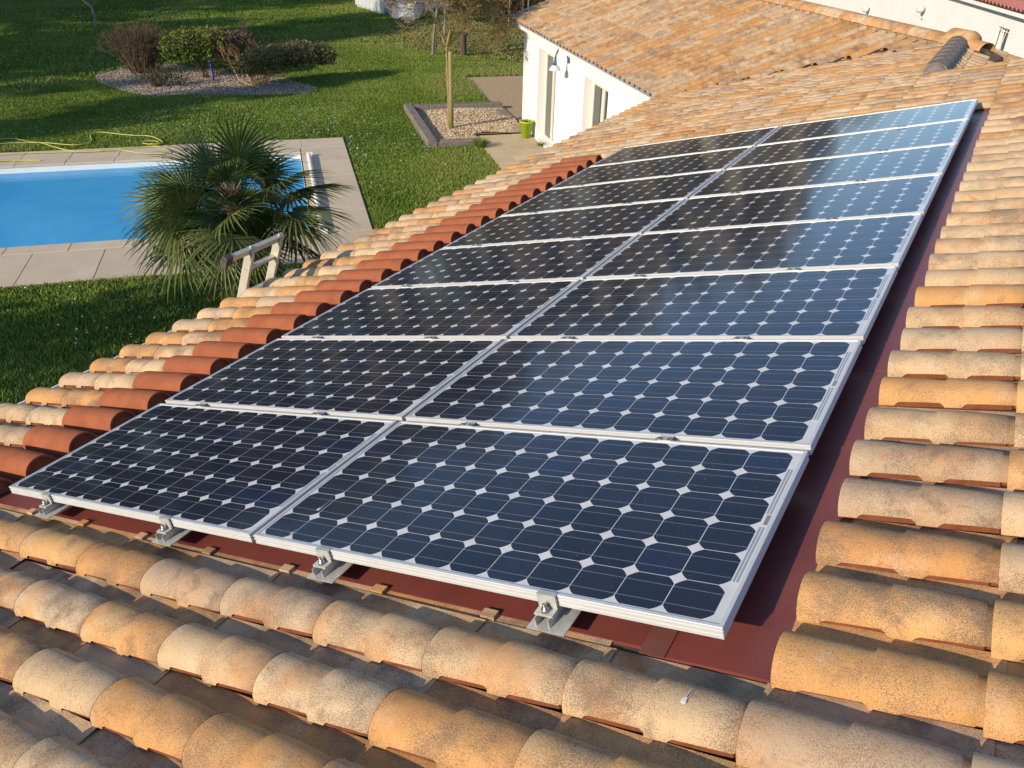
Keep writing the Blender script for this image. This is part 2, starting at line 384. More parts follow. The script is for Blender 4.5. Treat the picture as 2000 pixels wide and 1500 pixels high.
# ------------------------------------------------------------------ ground, sky-side setting
def inside_house(x, y):
    a = (x + y) * S2; b = (y - x) * S2
    return ((x > -4.2) & (y < 12.5) & (y > -6)) | ((a > 5.0) & (a < 12) & (b < 19.9) & (b > 6))
def lawn_ok(x, y):
    a = (x + y) * S2; b = (y - x) * S2
    deck = (a < 0.49) & (b > 11.78) & (b < 19.52)
    bed = (a > 2.40) & (a < 5.1) & (b > 18.25) & (b < 21.95)
    terr = (a > 3.58) & (a < 5.1) & (b < 19.15) & (b > 8)
    drive = (a > 4.86) & (b > 19.8) & (b < 26.3)
    bush = in_bush_bed(x, y)
    return ~(deck | bed | terr | drive | bush | inside_house(x, y))
BUSHBED = [(-24.5, 15.4), (-24.75, 16.4), (-24.1, 18.0), (-22.1, 18.3), (-19.6, 18.5), (-17.7, 18.0), (-17.5, 17.2), (-18.6, 16.2), (-19.9, 15.4), (-20.8, 14.45), (-22.0, 14.45), (-23.4, 14.7)]
def in_bush_bed(x, y):
    x = np.asarray(x); y = np.asarray(y); ins = np.zeros(x.shape, bool); n = len(BUSHBED)
    for i in range(n):
        x1, y1 = BUSHBED[i]; x2, y2 = BUSHBED[(i + 1) % n]
        c = ((y1 > y) != (y2 > y)) & (x < (x2 - x1) * (y - y1) / (y2 - y1 + 1e-12) + x1)
        ins ^= c
    return ins

# one ground sheet with a hole for the pool basin
PA0, PA1, PB0, PB1 = -13.0, -0.62, 13.42, 18.36
m = MB()
xs = [-700, -60, PA0, PA1, 60, 700]; ys = [-700, -40, PB0, PB1, 60, 700]
for i in range(5):
    for j in range(5):
        if i == 2 and j == 2: continue
        m.face([AB(xs[i], ys[j]), AB(xs[i + 1], ys[j]), AB(xs[i + 1], ys[j + 1]), AB(xs[i], ys[j + 1])])
tag(ob('lawn', m.mesh('lawn', [M_LAWN])), kind='structure')

# pool
m = MB(); D = -1.15
def abq(m, pts, mat=0): m.face([AB(*p) for p in pts], mat)
abq(m, [(PA0, PB0, D), (PA1, PB0, D), (PA1, PB1, D), (PA0, PB1, D)])
rim = -0.125
for z0, z1, mat in ((D, rim - 0.02, 0), (rim - 0.02, 0.02, 1)):
    abq(m, [(PA0, PB1, z0), (PA1, PB1, z0), (PA1, PB1, z1), (PA0, PB1, z1)], mat)
    abq(m, [(PA1, PB0, z0), (PA1, PB1, z0), (PA1, PB1, z1), (PA1, PB0, z1)], mat)
    abq(m, [(PA0, PB0, z0), (PA0, PB0, z1), (PA1, PB0, z1), (PA1, PB0, z0)], mat)
    abq(m, [(PA0, PB0, z0), (PA0, PB1, z0), (PA0, PB1, z1), (PA0, PB0, z1)], mat)
tag(ob('pool_basin', m.mesh('pool_basin', [M_LINER, M_COPE])), kind='structure')
m = MB(); abq(m, [(PA0, PB0, rim), (PA1, PB0, rim), (PA1, PB1, rim), (PA0, PB1, rim)])
tag(ob('pool_water', m.mesh('pool_water', [M_WATER])), kind='structure')

# pool deck: mortar bed and single slabs
m = MB()
for a0, a1, b0, b1 in ((PA0, 0.46, 11.8, PB0 - 0.004), (PA0, 0.46, PB1 + 0.004, 19.5), (PA1 + 0.004, 0.46, PB0 - 0.004, PB1 + 0.004)):
    p = [AB(a0, b0, 0.016), AB(a1, b0, 0.016), AB(a1, b1, 0.016), AB(a0, b1, 0.016)]; m.face(p)
deck = tag(ob('pool_deck', m.mesh('pool_deck', [M_JOINT])), kind='structure')
def slab_mesh(name, w, d, h, mat, bev=0.006):
    m = MB(); x, y = w / 2, d / 2; b = bev
    lo = [(-x, -y, 0), (x, -y, 0), (x, y, 0), (-x, y, 0)]; mid = [(p[0], p[1], h - b) for p in lo]
    top = [(-x + b, -y + b, h), (x - b, -y + b, h), (x - b, y - b, h), (-x + b, y - b, h)]
    m.grid([lo, mid, top], 0, False, True); m.face(top)
    return m.mesh(name, [mat])
def slabs(name, parent, a0, a1, b0, b1, na, nb, mat, z=0.0, h=0.03, gap=0.008):
    da, db = (a1 - a0) / na, (b1 - b0) / nb
    me = slab_mesh(name, da - gap, db - gap, h, mat)
    for i in range(na):
        for j in range(nb):
            p = AB(a0 + da * (i + 0.5), b0 + db * (j + 0.5), z + rng.uniform(-0.0015, 0.0015))
            ob(name, me, parent, Matrix.Translation(p) @ M_AB)
slabs('coping_stone', deck, -9.5, PA1 + 0.02, PB0 - 0.34, PB0 + 0.02, 9, 1, M_SLAB, 0.0, 0.038)
slabs('slab', deck, -9.5, 0.44, 11.8, PB0 - 0.345, 9, 1, M_SLAB)
slabs('coping_stone', deck, -10.5, PA1 + 0.02, PB1 - 0.02, PB1 + 0.32, 10, 1, M_SLAB, 0.0, 0.038)
slabs('slab', deck, -10.5, 0.44, PB1 + 0.325, 19.5, 11, 1, M_SLAB)
slabs('slab', deck, PA1 + 0.03, 0.44, PB0 - 0.34, PB1 + 0.32, 1, 5, M_SLAB)

# terrace by the wing, driveway, paths
m = MB(); p = [AB(3.6, 8, 0.012), AB(5.04, 8, 0.012), AB(5.04, 19.1, 0.012), AB(3.6, 19.1, 0.012)]; m.face(p)
terr = tag(ob('terrace', m.mesh('terrace', [M_JOINT])), kind='structure')
slabs('slab', terr, 3.6, 5.04, 13.7, 19.1, 3, 11, M_TERR, 0.0, 0.026, 0.010)
m = MB(); m.face([AB(4.9, 19.9, 0.010), AB(14, 19.9, 0.010), AB(14, 26.3, 0.010), AB(4.9, 26.3, 0.010)])
tag(ob('driveway', m.mesh('driveway', [M_DRIVE])), kind='structure')
m = MB(); m.face([(-31.6, 35.2, 0.012), (-27.2, 30.9, 0.012), (-25.9, 31.7, 0.012), (-26.9, 33.0, 0.012), (-30.6, 38.5, 0.012)])
tag(ob('garden_path', m.mesh('garden_path', [M_PATH])), kind='structure')

# gravel beds
def gravel(name, pts, size, mat):
    n = len(pts); o = np.array([(1, 0, 0), (-.5, .87, 0), (-.5, -.87, 0), (0, 0, .75), (0, 0, -.6)], np.float32)
    tri = np.array([(0, 1, 3), (1, 2, 3), (2, 0, 3)])
    sz = nrg.uniform(0.5, 1.2, (n, 1, 1)) * size; ang = nrg.uniform(0, 6.28, n)
    st = nrg.uniform(0.6, 1.3, (n, 1, 3))
    q = o[None] * sz * st; ca, sa = np.cos(ang)[:, None], np.sin(ang)[:, None]
    tilt = nrg.uniform(-0.7, 0.7, n)[:, None]
    x, y, z = q[..., 0], q[..., 1], q[..., 2]
    y, z = y * np.cos(tilt) - z * np.sin(tilt), y * np.sin(tilt) + z * np.cos(tilt)
    q = np.stack([x * ca - y * sa, x * sa + y * ca, z], -1) + np.asarray(pts)[:, None, :]
    v = q[:, tri, :].reshape(-1, 3)
    me = np_mesh(name, v, 3, [mat], np.repeat(nrg.random(n), 3))
    return tag(ob(name, me), kind='stuff')
m = MB(); m.face([(x, y, 0.02) for x, y in BUSHBED])
tag(ob('shrub_bed', m.mesh('shrub_bed', [M_GREYB])), kind='structure')
c = np.stack([nrg.uniform(-25, -17.3, 26000), nrg.uniform(14.2, 18.6, 26000)], 1)
c = c[in_bush_bed(c[:, 0], c[:, 1])]
gravel('shrub_bed_gravel', np.c_[c, np.full(len(c), 0.03)], 0.034, M_GREYGR)
m = MB(); m.face([AB(2.5, 18.35, 0.05), AB(3.58, 18.35, 0.05), AB(3.58, 21.85, 0.05), AB(2.5, 21.85, 0.05)]); m.face([AB(3.58, 19.12, 0.05), AB(5.04, 19.12, 0.05), AB(5.04, 21.85, 0.05), AB(3.58, 21.85, 0.05)])
tag(ob('gravel_bed', m.mesh('gravel_bed', [M_GRAVB])), kind='structure')
a = nrg.uniform(2.58, 5.0, 11000); b = nrg.uniform(18.42, 21.8, 11000)
k = (a < 3.6) | (b > 19.15); a, b = a[k], b[k]
P = np.stack([(a - b) * S2, (a + b) * S2, 0.06 + 0.05 * np.sin(a * 2.1) * np.sin(b * 1.7) ** 2], 1)
gravel('bed_gravel', P, 0.030, M_GRAVEL)

# grass blades and daisies over the part of the lawn in view
def in_view(P, mx=60):
    q = P - np.array(CAMPOS); x = q @ np.array(_r); y = q @ np.array(_d); z = q @ np.array(_f)
    u = 1615.5 * x / z / 1000; v = 1615.5 * y / z / 750
    return (np.abs(u) < 1.06) & (np.abs(v) < 1.08) & (z > 0)
def scatter(n, x0, x1, y0, y1):
    p = np.stack([nrg.uniform(x0, x1, n), nrg.uniform(y0, y1, n), np.zeros(n)], 1)
    k = lawn_ok(p[:, 0], p[:, 1]) & in_view(p)
    return p[k]
p = np.concatenate([scatter(900000, -24, -7, 2, 25), scatter(500000, -46, -10, 10, 42)])
# clumps: patchy density and height
f1 = np.sin(p[:, 0] * 1.7 + 2 * np.sin(p[:, 1] * 0.9)) * np.sin(p[:, 1] * 2.1 + 1.5 * np.sin(p[:, 0] * 1.3))
f2 = np.sin(p[:, 0] * 0.43 + 1.1) * np.sin(p[:, 1] * 0.37 + np.sin(p[:, 0] * 0.21) * 2)
n = len(p); h = (0.035 + 0.03 * nrg.random(n) + 0.02 * np.clip(f1, 0, 1)) * (1 + 0.25 * f2)
w = 0.006 + 0.007 * nrg.random(n); far = np.hypot(p[:, 0], p[:, 1]); w *= np.clip(far / 14, 1, 2.2); h *= np.clip(far / 20, 1, 1.5)
an = nrg.uniform(0, 6.283, n); la = nrg.uniform(0, 6.283, n); lean = h * nrg.uniform(0.2, 1.0, n)
dx, dy = np.cos(an) * w, np.sin(an) * w
v = np.stack([np.stack([p[:, 0] - dx, p[:, 1] - dy, p[:, 2]], 1), np.stack([p[:, 0] + dx, p[:, 1] + dy, p[:, 2]], 1),
              np.stack([p[:, 0] + np.cos(la) * lean, p[:, 1] + np.sin(la) * lean, h], 1)], 1)
brown = np.clip((np.sin(p[:, 0] * 0.6 + 4) * np.sin(p[:, 1] * 0.5 + p[:, 0] * 0.2) - 0.35) * 0.9, 0, 0.4) + np.clip((p[:, 1] - 22.5 + (p[:, 0] + 17) * 0.35) / 6, 0, 0.95) * (p[:, 0] > -24)
f3 = np.sin(p[:, 0] * 0.9 + 1.7 * np.sin(p[:, 1] * 0.55 + 1)) * np.sin(p[:, 1] * 1.1 + 2.0 * np.sin(p[:, 0] * 0.4))
tr = np.clip(nrg.random(n) ** 1.15 * 0.80 + 0.08 * f1 + 0.13 * f2 + 0.13 * f3 + brown * nrg.random(n), 0, 1)
tag(ob('grass', np_mesh('grass', v.reshape(-1, 3), 3, [M_GRASS], tr)), kind='stuff')
p = scatter(60000, -40, -8, 4, 36)
dens = np.clip(0.30 + 0.9 * np.sin(p[:, 0] * 0.35 + 0.5) * np.sin(p[:, 1] * 0.42 + 2.6) + 0.25 * np.sin(p[:, 0] * 1.3) * np.sin(p[:, 1] * 1.1), 0.02, 1)
dens *= np.where(p[:, 1] + 0.35 * p[:, 0] > 15.5, 0.35, 1.0)
p = p[nrg.random(len(p)) < dens * 0.42]
n = len(p); ang = np.arange(5) / 5 * 6.283
rr = nrg.uniform(0.010, 0.020, n)
v = np.stack([p[:, None, 0] + rr[:, None] * np.cos(ang), p[:, None, 1] + rr[:, None] * np.sin(ang), np.full((n, 5), 0.065) + nrg.uniform(-0.006, 0.006, (n, 5))], -1)
tag(ob('daisies', np_mesh('daisies', v.reshape(-1, 3), 5, [M_PETAL])), kind='stuff')
# fallen leaves under the far trees
n = 11000; p = np.stack([nrg.normal(-18, 3.5, n), nrg.normal(28, 3.5, n), np.full(n, 0.05)], 1); k = lawn_ok(p[:, 0], p[:, 1]); p = p[k]; n = len(p)
ang = nrg.uniform(0, 6.28, n)[:, None] + np.arange(4) / 4 * 6.283; rr = nrg.uniform(0.02, 0.06, n)[:, None]
v = np.stack([p[:, None, 0] + rr * np.cos(ang), p[:, None, 1] + rr * np.sin(ang), 0.05 + nrg.uniform(-.03, .03, (n, 4))], -1)
tag(ob('fallen_leaves', np_mesh('fallen_leaves', v.reshape(-1, 3), 4, [M_LORNG], nrg.random(n))), kind='stuff')

# ------------------------------------------------------------------ roof tiles
def tile_rows(kind):
    """stations along the tile (s, scale of the barrel, lip height)"""
    if kind == 'near':
        return [(-.003, .985, .003), (.001, 1.0, .003), (.045, .985, .003), (.053, .982, .012), (.062, .978, .017), (.12, .945, .017), (.182, .90, .015), (.191, .892, .005), (.1945, 1.0, .003), (.245, .985, .003), (.253, .982, .012), (.262, .978, .017), (.33, .93, .017), (.383, .875, .014), (.388, .775, .010), (.43, .765, .010)]
    return [(-.012, 1.10, .004), (.200, .84, .008), (.190, 1.06, .004), (.43, .80, .008)]
HW, HT = 0.080, 0.064
def tile_mesh(name, kind, arc, mats=None):
    m = MB(); st = tile_rows(kind)
    def arcp(s, k, zb):
        row = []
        for q in range(arc + 1):
            t_ = math.pi * q / arc
            n_ = HT * k * (math.sin(t_) ** 0.82)
            if q == 0: n_ = zb
            row.append((s, -HW * k * math.cos(t_) * (1 if q else 1), max(n_, zb if q < arc / 2 else 0.0)))
        return row
    full = lambda s, k, zb: arcp(s, k, zb) + [(s, 0.096, -0.002), (s, 0.154, -0.002)]
    if kind == 'near': m.grid([full(*q) for q in st], 0, True)
    else:
        for q0, q1 in (st[:2], st[2:]):
            m.grid([full(*q0), full(*q1)], 0, True)
            o = arcp(*q0); i_ = [(s, y * .80, z * .78) for s, y, z in o]; m.grid([i_, o], 0, False)
    if kind == 'near':
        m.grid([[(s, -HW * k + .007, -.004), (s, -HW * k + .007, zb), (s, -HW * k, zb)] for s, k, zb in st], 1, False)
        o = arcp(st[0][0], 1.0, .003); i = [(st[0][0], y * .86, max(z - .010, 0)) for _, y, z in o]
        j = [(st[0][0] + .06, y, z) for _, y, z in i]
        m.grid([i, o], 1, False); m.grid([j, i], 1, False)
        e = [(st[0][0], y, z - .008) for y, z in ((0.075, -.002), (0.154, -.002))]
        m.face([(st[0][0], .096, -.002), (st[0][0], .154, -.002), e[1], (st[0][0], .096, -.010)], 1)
    return m.mesh(name, mats or [M_TILE, M_RAW])
TILE_N = tile_mesh('tile', 'near', 12)
TILE_F = tile_mesh('tile_low', 'far', 6)
TP = 0.223; TL = 0.400; U0 = 0.107; V0 = 0.044; HB = -0.110

house = thing('house', (0, 4, 0), 'house with a low terracotta tiled roof carrying solar panels and a white walled wing', 'house')
m = MB(); MR = M_ROOF
def rq(m, u0, u1, v0, v1, h0, h1, mat=0): m.box(u0, u1, v0, v1, h0, h1, mat, M_ROOF)
rq(m, -4.62, -0.55, -3.0, 11.9, HB - .13, HB - .012)
rq(m, -0.551, 4.2, -3.0, 9.1, HB - .131, HB - .012)
main_roof = ob('main_roof', m.mesh('main_roof', [M_DECK]), house)

VC = Vector((-4.4915, 11.2143, ZG - 1.326))
WP = math.radians(18.5); WC, WS = math.cos(WP), math.sin(WP)
M_WING = Matrix(((S2 * WC, -S2, -S2 * WS, VC.x), (S2 * WC, S2, -S2 * WS, VC.y), (WS, 0, WC, VC.z - 0.015), (0, 0, 0, 1)))
M_BACKS = Matrix(((-CA, 0, SA, -0.56), (0, -1, 0, 0), (SA, 0, CA, ZG - 0.56 / CA * SA - 0.110 * CA), (0, 0, 0, 1)))
def valley_y(x): return VC.y + 0.199 * (x - VC.x)
def jit(): return T(rng.uniform(-.007, .007), rng.uniform(-.005, .005), rng.uniform(0, .005)) @ RZ(rng.uniform(-.014, .014)) @ RY(rng.uniform(-.006, .006)) @ RX(rng.uniform(-.05, .05))
cand = []
for k in range(-9, 13):
    for j in range(-7, 62):
        u = U0 - TL * k; vv = V0 + TP * j
        if 1 <= k <= 10 and 0 <= j <= 29: continue
        x = (u + TL / 2) * CA
        if x > -0.60 and vv > 9.0: continue
        if x <= -0.60 and vv > valley_y(x) + 0.35: continue
        cand.append((main_roof, M_ROOF @ T(u, vv, HB) @ jit(), 0))
for k in range(0, 9):
    for j in range(-18, 41):
        u = TL * k - 0.03; s_ = 0.11 + TP * j
        p = M_WING @ Vector((u + 0.2, s_, 0))
        if p.y < valley_y(p.x) - 0.02 or s_ > 9.05: continue
        if u + 0.2 > 3.36: continue
        cand.append((None, M_WING @ T(u, s_, 0) @ jit(), 1))
for k in range(0, 8):
    for j in range(0, 14):
        y = 9.25 + TP * j; p = M_BACKS @ Vector((-TL * (k + 1), -y, 0))
        if y > 11.9 + 0.414 * (p.x + 0.56) or p.x < -0.5: continue
        cand.append((None, M_BACKS @ T(-TL * (k + 1), -y, 0) @ jit(), 2))
def seen(M):
    q = M @ Vector((.2, 0, .05)) - CAMPOS; z = q.dot(_f)
    if z < 0.2: return 1e9
    u, v = 1615.5 * q.dot(_r) / z, 1615.5 * q.dot(_d) / z
    if abs(u) > 1000 + 330 / z or abs(v) > 750 + 330 / z: return 1e6 + z
    return q.length
cand.sort(key=lambda c: seen(c[1]))
near = [c for c in cand if seen(c[1]) < 1e5 and c[0] is main_roof][:300]
nid = set(id(c) for c in near)
for c in near: ob('tile', TILE_N, main_roof, c[1])
V_, F_, A_ = [], [], []
far_v = np.array([v.co[:] for v in TILE_F.vertices]); far_f = [tuple(p.vertices) for p in TILE_F.polygons]
near_v = np.array([v.co[:] for v in TILE_N.vertices]); near_f = [tuple(p.vertices) for p in TILE_N.polygons]
near_m = [p.material_index for p in TILE_N.polygons]; near_s = [p.use_smooth for p in TILE_N.polygons]
vs, fs, at, mi, off, sm_ = [], [], [], [], 0, []
far_s = [p.use_smooth for p in TILE_F.polygons]
for c in cand:
    if id(c) in nid: continue
    close = seen(c[1]) < 9 or seen(c[1]) > 1e5
    vv, ff, mm = (near_v, near_f, near_m) if close else (far_v, far_f, [0] * len(far_f))
    Mx = np.array(c[1]); vs.append(vv @ Mx[:3, :3].T + Mx[:3, 3]); fs += [tuple(i + off for i in f) for f in ff]
    at += [rng.random()] * len(ff); mi += mm; sm_ += near_s if close else far_s; off += len(vv)
me = bpy.data.meshes.new('roof_tiles'); me.from_pydata(np.concatenate(vs).tolist(), [], fs)
me.materials.append(M_TILE); me.materials.append(M_RAW)
me.polygons.foreach_set('use_smooth', sm_); me.polygons.foreach_set('material_index', mi)
aa = me.attributes.new('tr', 'FLOAT', 'FACE'); aa.data.foreach_set('value', at); me.update()
tag(ob('roof_tiles', me, house), kind='stuff')

# wing roof slab, ridge caps
m = MB()
m.box(0.07, 3.34, -3.2, 9.12, -.10, -.012, 0, M_WING)
rz = (M_WING @ Vector((3.34, 0, -.012))).z
far_eave = M_WING @ Vector((6.7, 0, 0))
p0 = M_WING @ Vector((3.335, -2.6, -.02)); p1 = M_WING @ Vector((3.335, 9.12, -.02)); dn = Vector((S2 * WC, S2 * WC, -WS)) * 3.4
m.face([p0, p0 + dn, p1 + dn, p1])
wing_roof = ob('wing_roof', m.mesh('wing_roof', [M_DECK]), house)
m = MB()
q = [Vector((-0.56, 9.15, 0)), Vector((-0.56, 11.85, 0)), Vector((2.4, 13.0, 0)), Vector((2.4, 9.15, 0))]
m.face([(p.x, p.y, ZG - 0.159 - 0.12 - .02 - 0.2837 * (p.x + 0.56)) for p in q])
ob('back_roof', m.mesh('back_roof', [M_DECK]), house)
def cap_mesh(name, r0, r1, L, mats, th=.014):
    m = MB(); rows = []
    for s, r in ((0, r0), (L * .5, (r0 + r1) / 2), (L, r1)):
        rows.append([(s, -r * math.cos(math.pi * q / 10), r * .80 * math.sin(math.pi * q / 10)) for q in range(11)])
    m.grid(rows, 0, True)
    o = rows[0]; i = [(0, y * (1 - th / r0), z * (1 - th / r0)) for _, y, z in o]
    m.grid([i, o], 1, False); m.grid([[(.1, y, z) for _, y, z in i], i], 1, False)
    return m.mesh(name, mats)
CAP = cap_mesh('ridge_tile', .145, .125, .38, [M_TILE, M_RAW])
M_SOOT = simple('lichen_grey_clay', (0.21, 0.165, 0.125), .95, .1, 0, .75, 6, .2)
CAPD = cap_mesh('ridge_tile_dark', .122, .135, .37, [M_SOOT, M_SOOT])
top = M_WING @ Vector((3.33, 0, 0.012))
m = MB(); m.box(3.22, 3.50, -2.6, 9.1, -.06, .050, 0, M_WING); ob('ridge_mortar', m.mesh('ridge_mortar', [simple('pink_mortar', (0.40, 0.24, 0.15), .95, .1, 0, .2, 20)]), wing_roof)
m = MB(); m.box(-0.66, -0.46, 9.2, 11.8, ZG - .30, ZG - .20); m.grid([[(-0.56 - .118 * k * math.cos(math.pi * q / 10), y, ZG - .246 + .094 * k * math.sin(math.pi * q / 10)) for q in range(11)] for y, k in ((9.24, 1.0), (9.17, .8), (9.15, .1))], 0, True); ob('ridge_mortar', m.mesh('ridge_mortar', [simple('lichen_grey_mortar', (0.16, 0.14, 0.125), .95, .1, 0, .4, 9, .2)]), main_roof)
for i in range(35):
    s_ = -2.55 + 0.335 * i
    p = Vector((top.x - S2 * s_, top.y + S2 * s_, top.z))
    Mx = Matrix.Translation(p) @ RZ(math.radians(135 + 180)) @ T(-.36, 0, 0) if False else Matrix.Translation(p) @ RZ(math.radians(-45)) @ T(-.0, 0, 0)
    ob('ridge_tile', CAP, wing_roof, Mx @ RY(-.01) @ RX(rng.uniform(-.03, .03)))
for i in range(7):
    p = Vector((-0.56, 9.22 + 0.35 * i, ZG - 0.159 - .085))
    ob('ridge_tile', CAPD, main_roof, Matrix.Translation(p) @ RZ(math.radians(90)) @ RY(.012) @ RX(rng.uniform(-.03, .03)))
# hooded end piece where the two ridges meet
m = MB(); r = .155
rows = [[(s, -r * k * math.cos(math.pi * q / 10), r * k * .85 * math.sin(math.pi * q / 10)) for q in range(11)] for s, k in ((-.2, 1.0), (.12, 1.05), (.18, .9), (.22, .3))]
m.grid(rows, 0, True); me = m.mesh('ridge_end', [M_TILE])
ob('ridge_end', me, wing_roof, Matrix.Translation((-0.52, 11.74, ZG - .215)) @ RZ(math.radians(-45)))

# red half-round cover tiles down the array's edge
def cover_mesh():
    m = MB(); rows = []
    for s, k in ((0, 1.0), (.10, .99), (.25, .96), (.36, .93), (.43, .90)):
        rows.append([(s, -.092 * k * math.cos(math.pi * q / 12), .092 * k * max(math.sin(math.pi * q / 12), 0) ** .85) for q in range(13)])
    m.grid(rows, 0, True)
    for ri, sg in ((0, 1), (4, -1)):
        o = rows[ri]; i = [(s, y * .87, z * .87) for s, y, z in o]; m.grid([i, o], 0, False)
        k_ = [(s + sg * .018, y, z) for s, y, z in i]; m.grid([i, k_], 0, False); m.face(k_, 0)
    return m.mesh('cover_tile', [M_RED])
COV = cover_mesh()
for j in range(0, 30):
    ob('cover_tile', COV, main_roof, M_ROOF @ T(-3.87 + rng.uniform(-.008, .008), V0 + TP * j, HB + .002) @ RZ(rng.uniform(-.02, .02)) @ RX(rng.uniform(-.05, .05)))

# red sheet-metal flashing round the array
def flash(name, boxes):
    m = MB()
    for u0, u1, v0, v1, h0, h1 in boxes: rq(m, u0, u1, v0, v1, h0, h1)
    return ob(name, m.mesh(name, [M_FLASH]), main_roof)
flash('flashing_tray', [(-3.86, -0.20, .004, 6.70, -.124, -.1125)])
for v0, v1, h in ((-.012, 1.62, -.1120), (1.60, 3.55, -.1107), (3.53, 5.5, -.1095), (5.48, 6.70, -.1083)):
    flash('flashing_strip', [(-0.197, 0.150, v0, v1, h - .012, h)])
m = MB(); rq(m, -0.215, -0.150, -.020, .10, -.1105, -.1090); ob('flashing_lap', m.mesh('flashing_lap', [simple('dull_red_tape', (0.17, 0.065, 0.05), .55, .4, 0)]), main_roof)

m = MB(); m.box(.004, TL - .003, 0, .036, -.012, -.0025); m.box(.010, .056, .006, .035, -.0024, .011)
EDGE_P = m.mesh('tile_edge', [M_TILE])
for k in range(2, 11): ob('tile_edge', EDGE_P, main_roof, M_ROOF @ T(U0 - TL * k, V0 - TP + .152, HB - .003))

# walls, gutter
m = MB()
m.box(-4.22, 4.0, -2.9, 9.0, 0, ZG - 1.40)
m.box(-4.22, -0.8, 9.0, 11.0, 0, ZG - 1.40)
ob('main_wall', m.mesh('main_wall', [M_WALL]), house)
m = MB(); Zs = 2.42
def ab_box(m, a0, a1, b0, b1, z0, z1, mat=0): m.box(a0, a1, b0, b1, z0, z1, mat, M_AB)
OP = [(13.93, 15.30, 0.06, 2.10), (17.20, 18.57, 0.06, 2.13)]
prev = 9.6
for b0, b1, z0, z1 in OP:
    ab_box(m, 5.05, 5.35, prev, b0, 0, Zs); ab_box(m, 5.05, 5.35, b0, b1, z1, Zs); ab_box(m, 5.05, 5.35, b0, b1, 0, z0); prev = b1
ab_box(m, 5.05, 5.35, prev, 19.9, 0, Zs)
ab_box(m, 5.351, 11.0, 19.6, 19.9, 0, Zs)
g0, g1, gz = AB(5.05, 19.895, Zs), AB(11.1, 19.895, Zs), 3.62
m.face([g0, g1, AB(8.1, 19.895, gz)]); m.face([AB(5.05, 19.65, Zs), AB(11.1, 19.65, Zs), AB(8.1, 19.65, gz)])
ab_box(m, 10.7, 11.0, 9, 19.6, 0, Zs)
ab_box(m, 5.36, 10.7, 9.3, 19.6, 0, 0.05)
ab_box(m, 5.9, 6.0, 9.3, 19.6, 0.05, Zs)
wing_wall = ob('wing_wall', m.mesh('wing_wall', [M_WALL]), house)
m = MB(); ab_box(m, 4.80, 5.34, 11.2, 20.12, Zs, Zs + .025); ab_box(m, 4.80, 4.83, 11.2, 20.12, Zs + .0251, Zs + .145); ab_box(m, 4.831, 8.1, 20.08, 20.12, Zs + .026, Zs + .14)
ob('soffit', m.mesh('soffit', [M_PVC]), house)
m = MB()
for sgn in (0,):
    m.box(4.745, 4.797, 11.15, 20.15, Zs + .105, Zs + .165, 0, M_AB)
ob('gutter_lip', m.mesh('gutter_lip', [M_GUT]), house)
m = MB(); rows = []
for y in (-3.0, 2, 7, 11.1):
    rows.append([(-4.475 + .075 * math.cos(math.pi + math.pi * q / 8) , y, ZG - 1.405 + .075 * math.sin(math.pi + math.pi * q / 8)) for q in range(9)])
m.grid(rows, 0, True)
m.box(-4.560, -4.548, -3.0, 11.1, ZG - 1.415, ZG - 1.400)
ob('gutter', m.mesh('gutter', [M_PVC]), house)
def french_window(b0, b1, z0, z1):
    m = MB(); a0, a1 = 5.24, 5.30; f = .07
    ab_box(m, a0, a1, b0, b0 + f, z0, z1); ab_box(m, a0, a1, b1 - f, b1, z0, z1); ab_box(m, a0, a1, b0 + f, b1 - f, z1 - f, z1); ab_box(m, a0, a1, b0 + f, b1 - f, z0, z0 + f)
    o = ob('french_window', m.mesh('french_window', [M_CREAM]), house)
    c = (b0 + b1) / 2
    for q0, q1 in ((b0 + f, c), (c, b1 - f)):
        m = MB(); g = .075; a2, a3 = 5.215, 5.265
        ab_box(m, a2, a3, q0 + .002, q0 + g, z0 + .02, z1 - .05); ab_box(m, a2, a3, q1 - g, q1 - .002, z0 + .02, z1 - .05)
        ab_box(m, a2, a3, q0 + g, q1 - g, z1 - .05 - g, z1 - .05); ab_box(m, a2, a3, q0 + g, q1 - g, z0 + .02, z0 + .02 + g)
        ob('casement', m.mesh('casement', [M_CREAM]), o)
        m = MB(); ab_box(m, 5.236, 5.244, q0 + g, q1 - g, z0 + .02 + g, z1 - .05 - g); ob('pane', m.mesh('pane', [M_GLASS]), o)
    m = MB(); ab_box(m, 5.02, 5.235, b0 + .003, b1 - .003, z0 - .03, z0 - .002); ob('sill', m.mesh('sill', [M_WALL]), o)
for q in OP: french_window(*q)
# ------------------------------------------------------------------ solar panels
PL, PWD, GU, GV = 1.580, 0.800, 0.020, 0.0293
def frame_mesh():
    m = MB()
    prof = [(.011, -.0030), (.0105, 0), (.001, 0), (0, -.001), (0, -.007), (.0018, -.0078), (.0018, -.0118), (0, -.0126), (0, -.0195), (.0018, -.0203), (.0018, -.0243), (0, -.0251), (0, -.033), (.022, -.033)]
    rows = []
    for ins, z in prof:
        rows.append([(ins, ins, z), (PL - ins, ins, z), (PL - ins, PWD - ins, z), (ins, PWD - ins, z)])
    m.grid(rows, 0, False, True)
    return m.mesh('frame', [M_ALU])
FRAME = frame_mesh()
m = MB(); m.face([(.0108, .0108, -.0032), (PL - .0108, .0108, -.0032), (PL - .0108, PWD - .0108, -.0032), (.0108, PWD - .0108, -.0032)])
m.face([(.0108, .0108, -.008), (.0108, PWD - .0108, -.008), (PL - .0108, PWD - .0108, -.008), (PL - .0108, .0108, -.008)])
BACK = m.mesh('backsheet', [M_BACK])
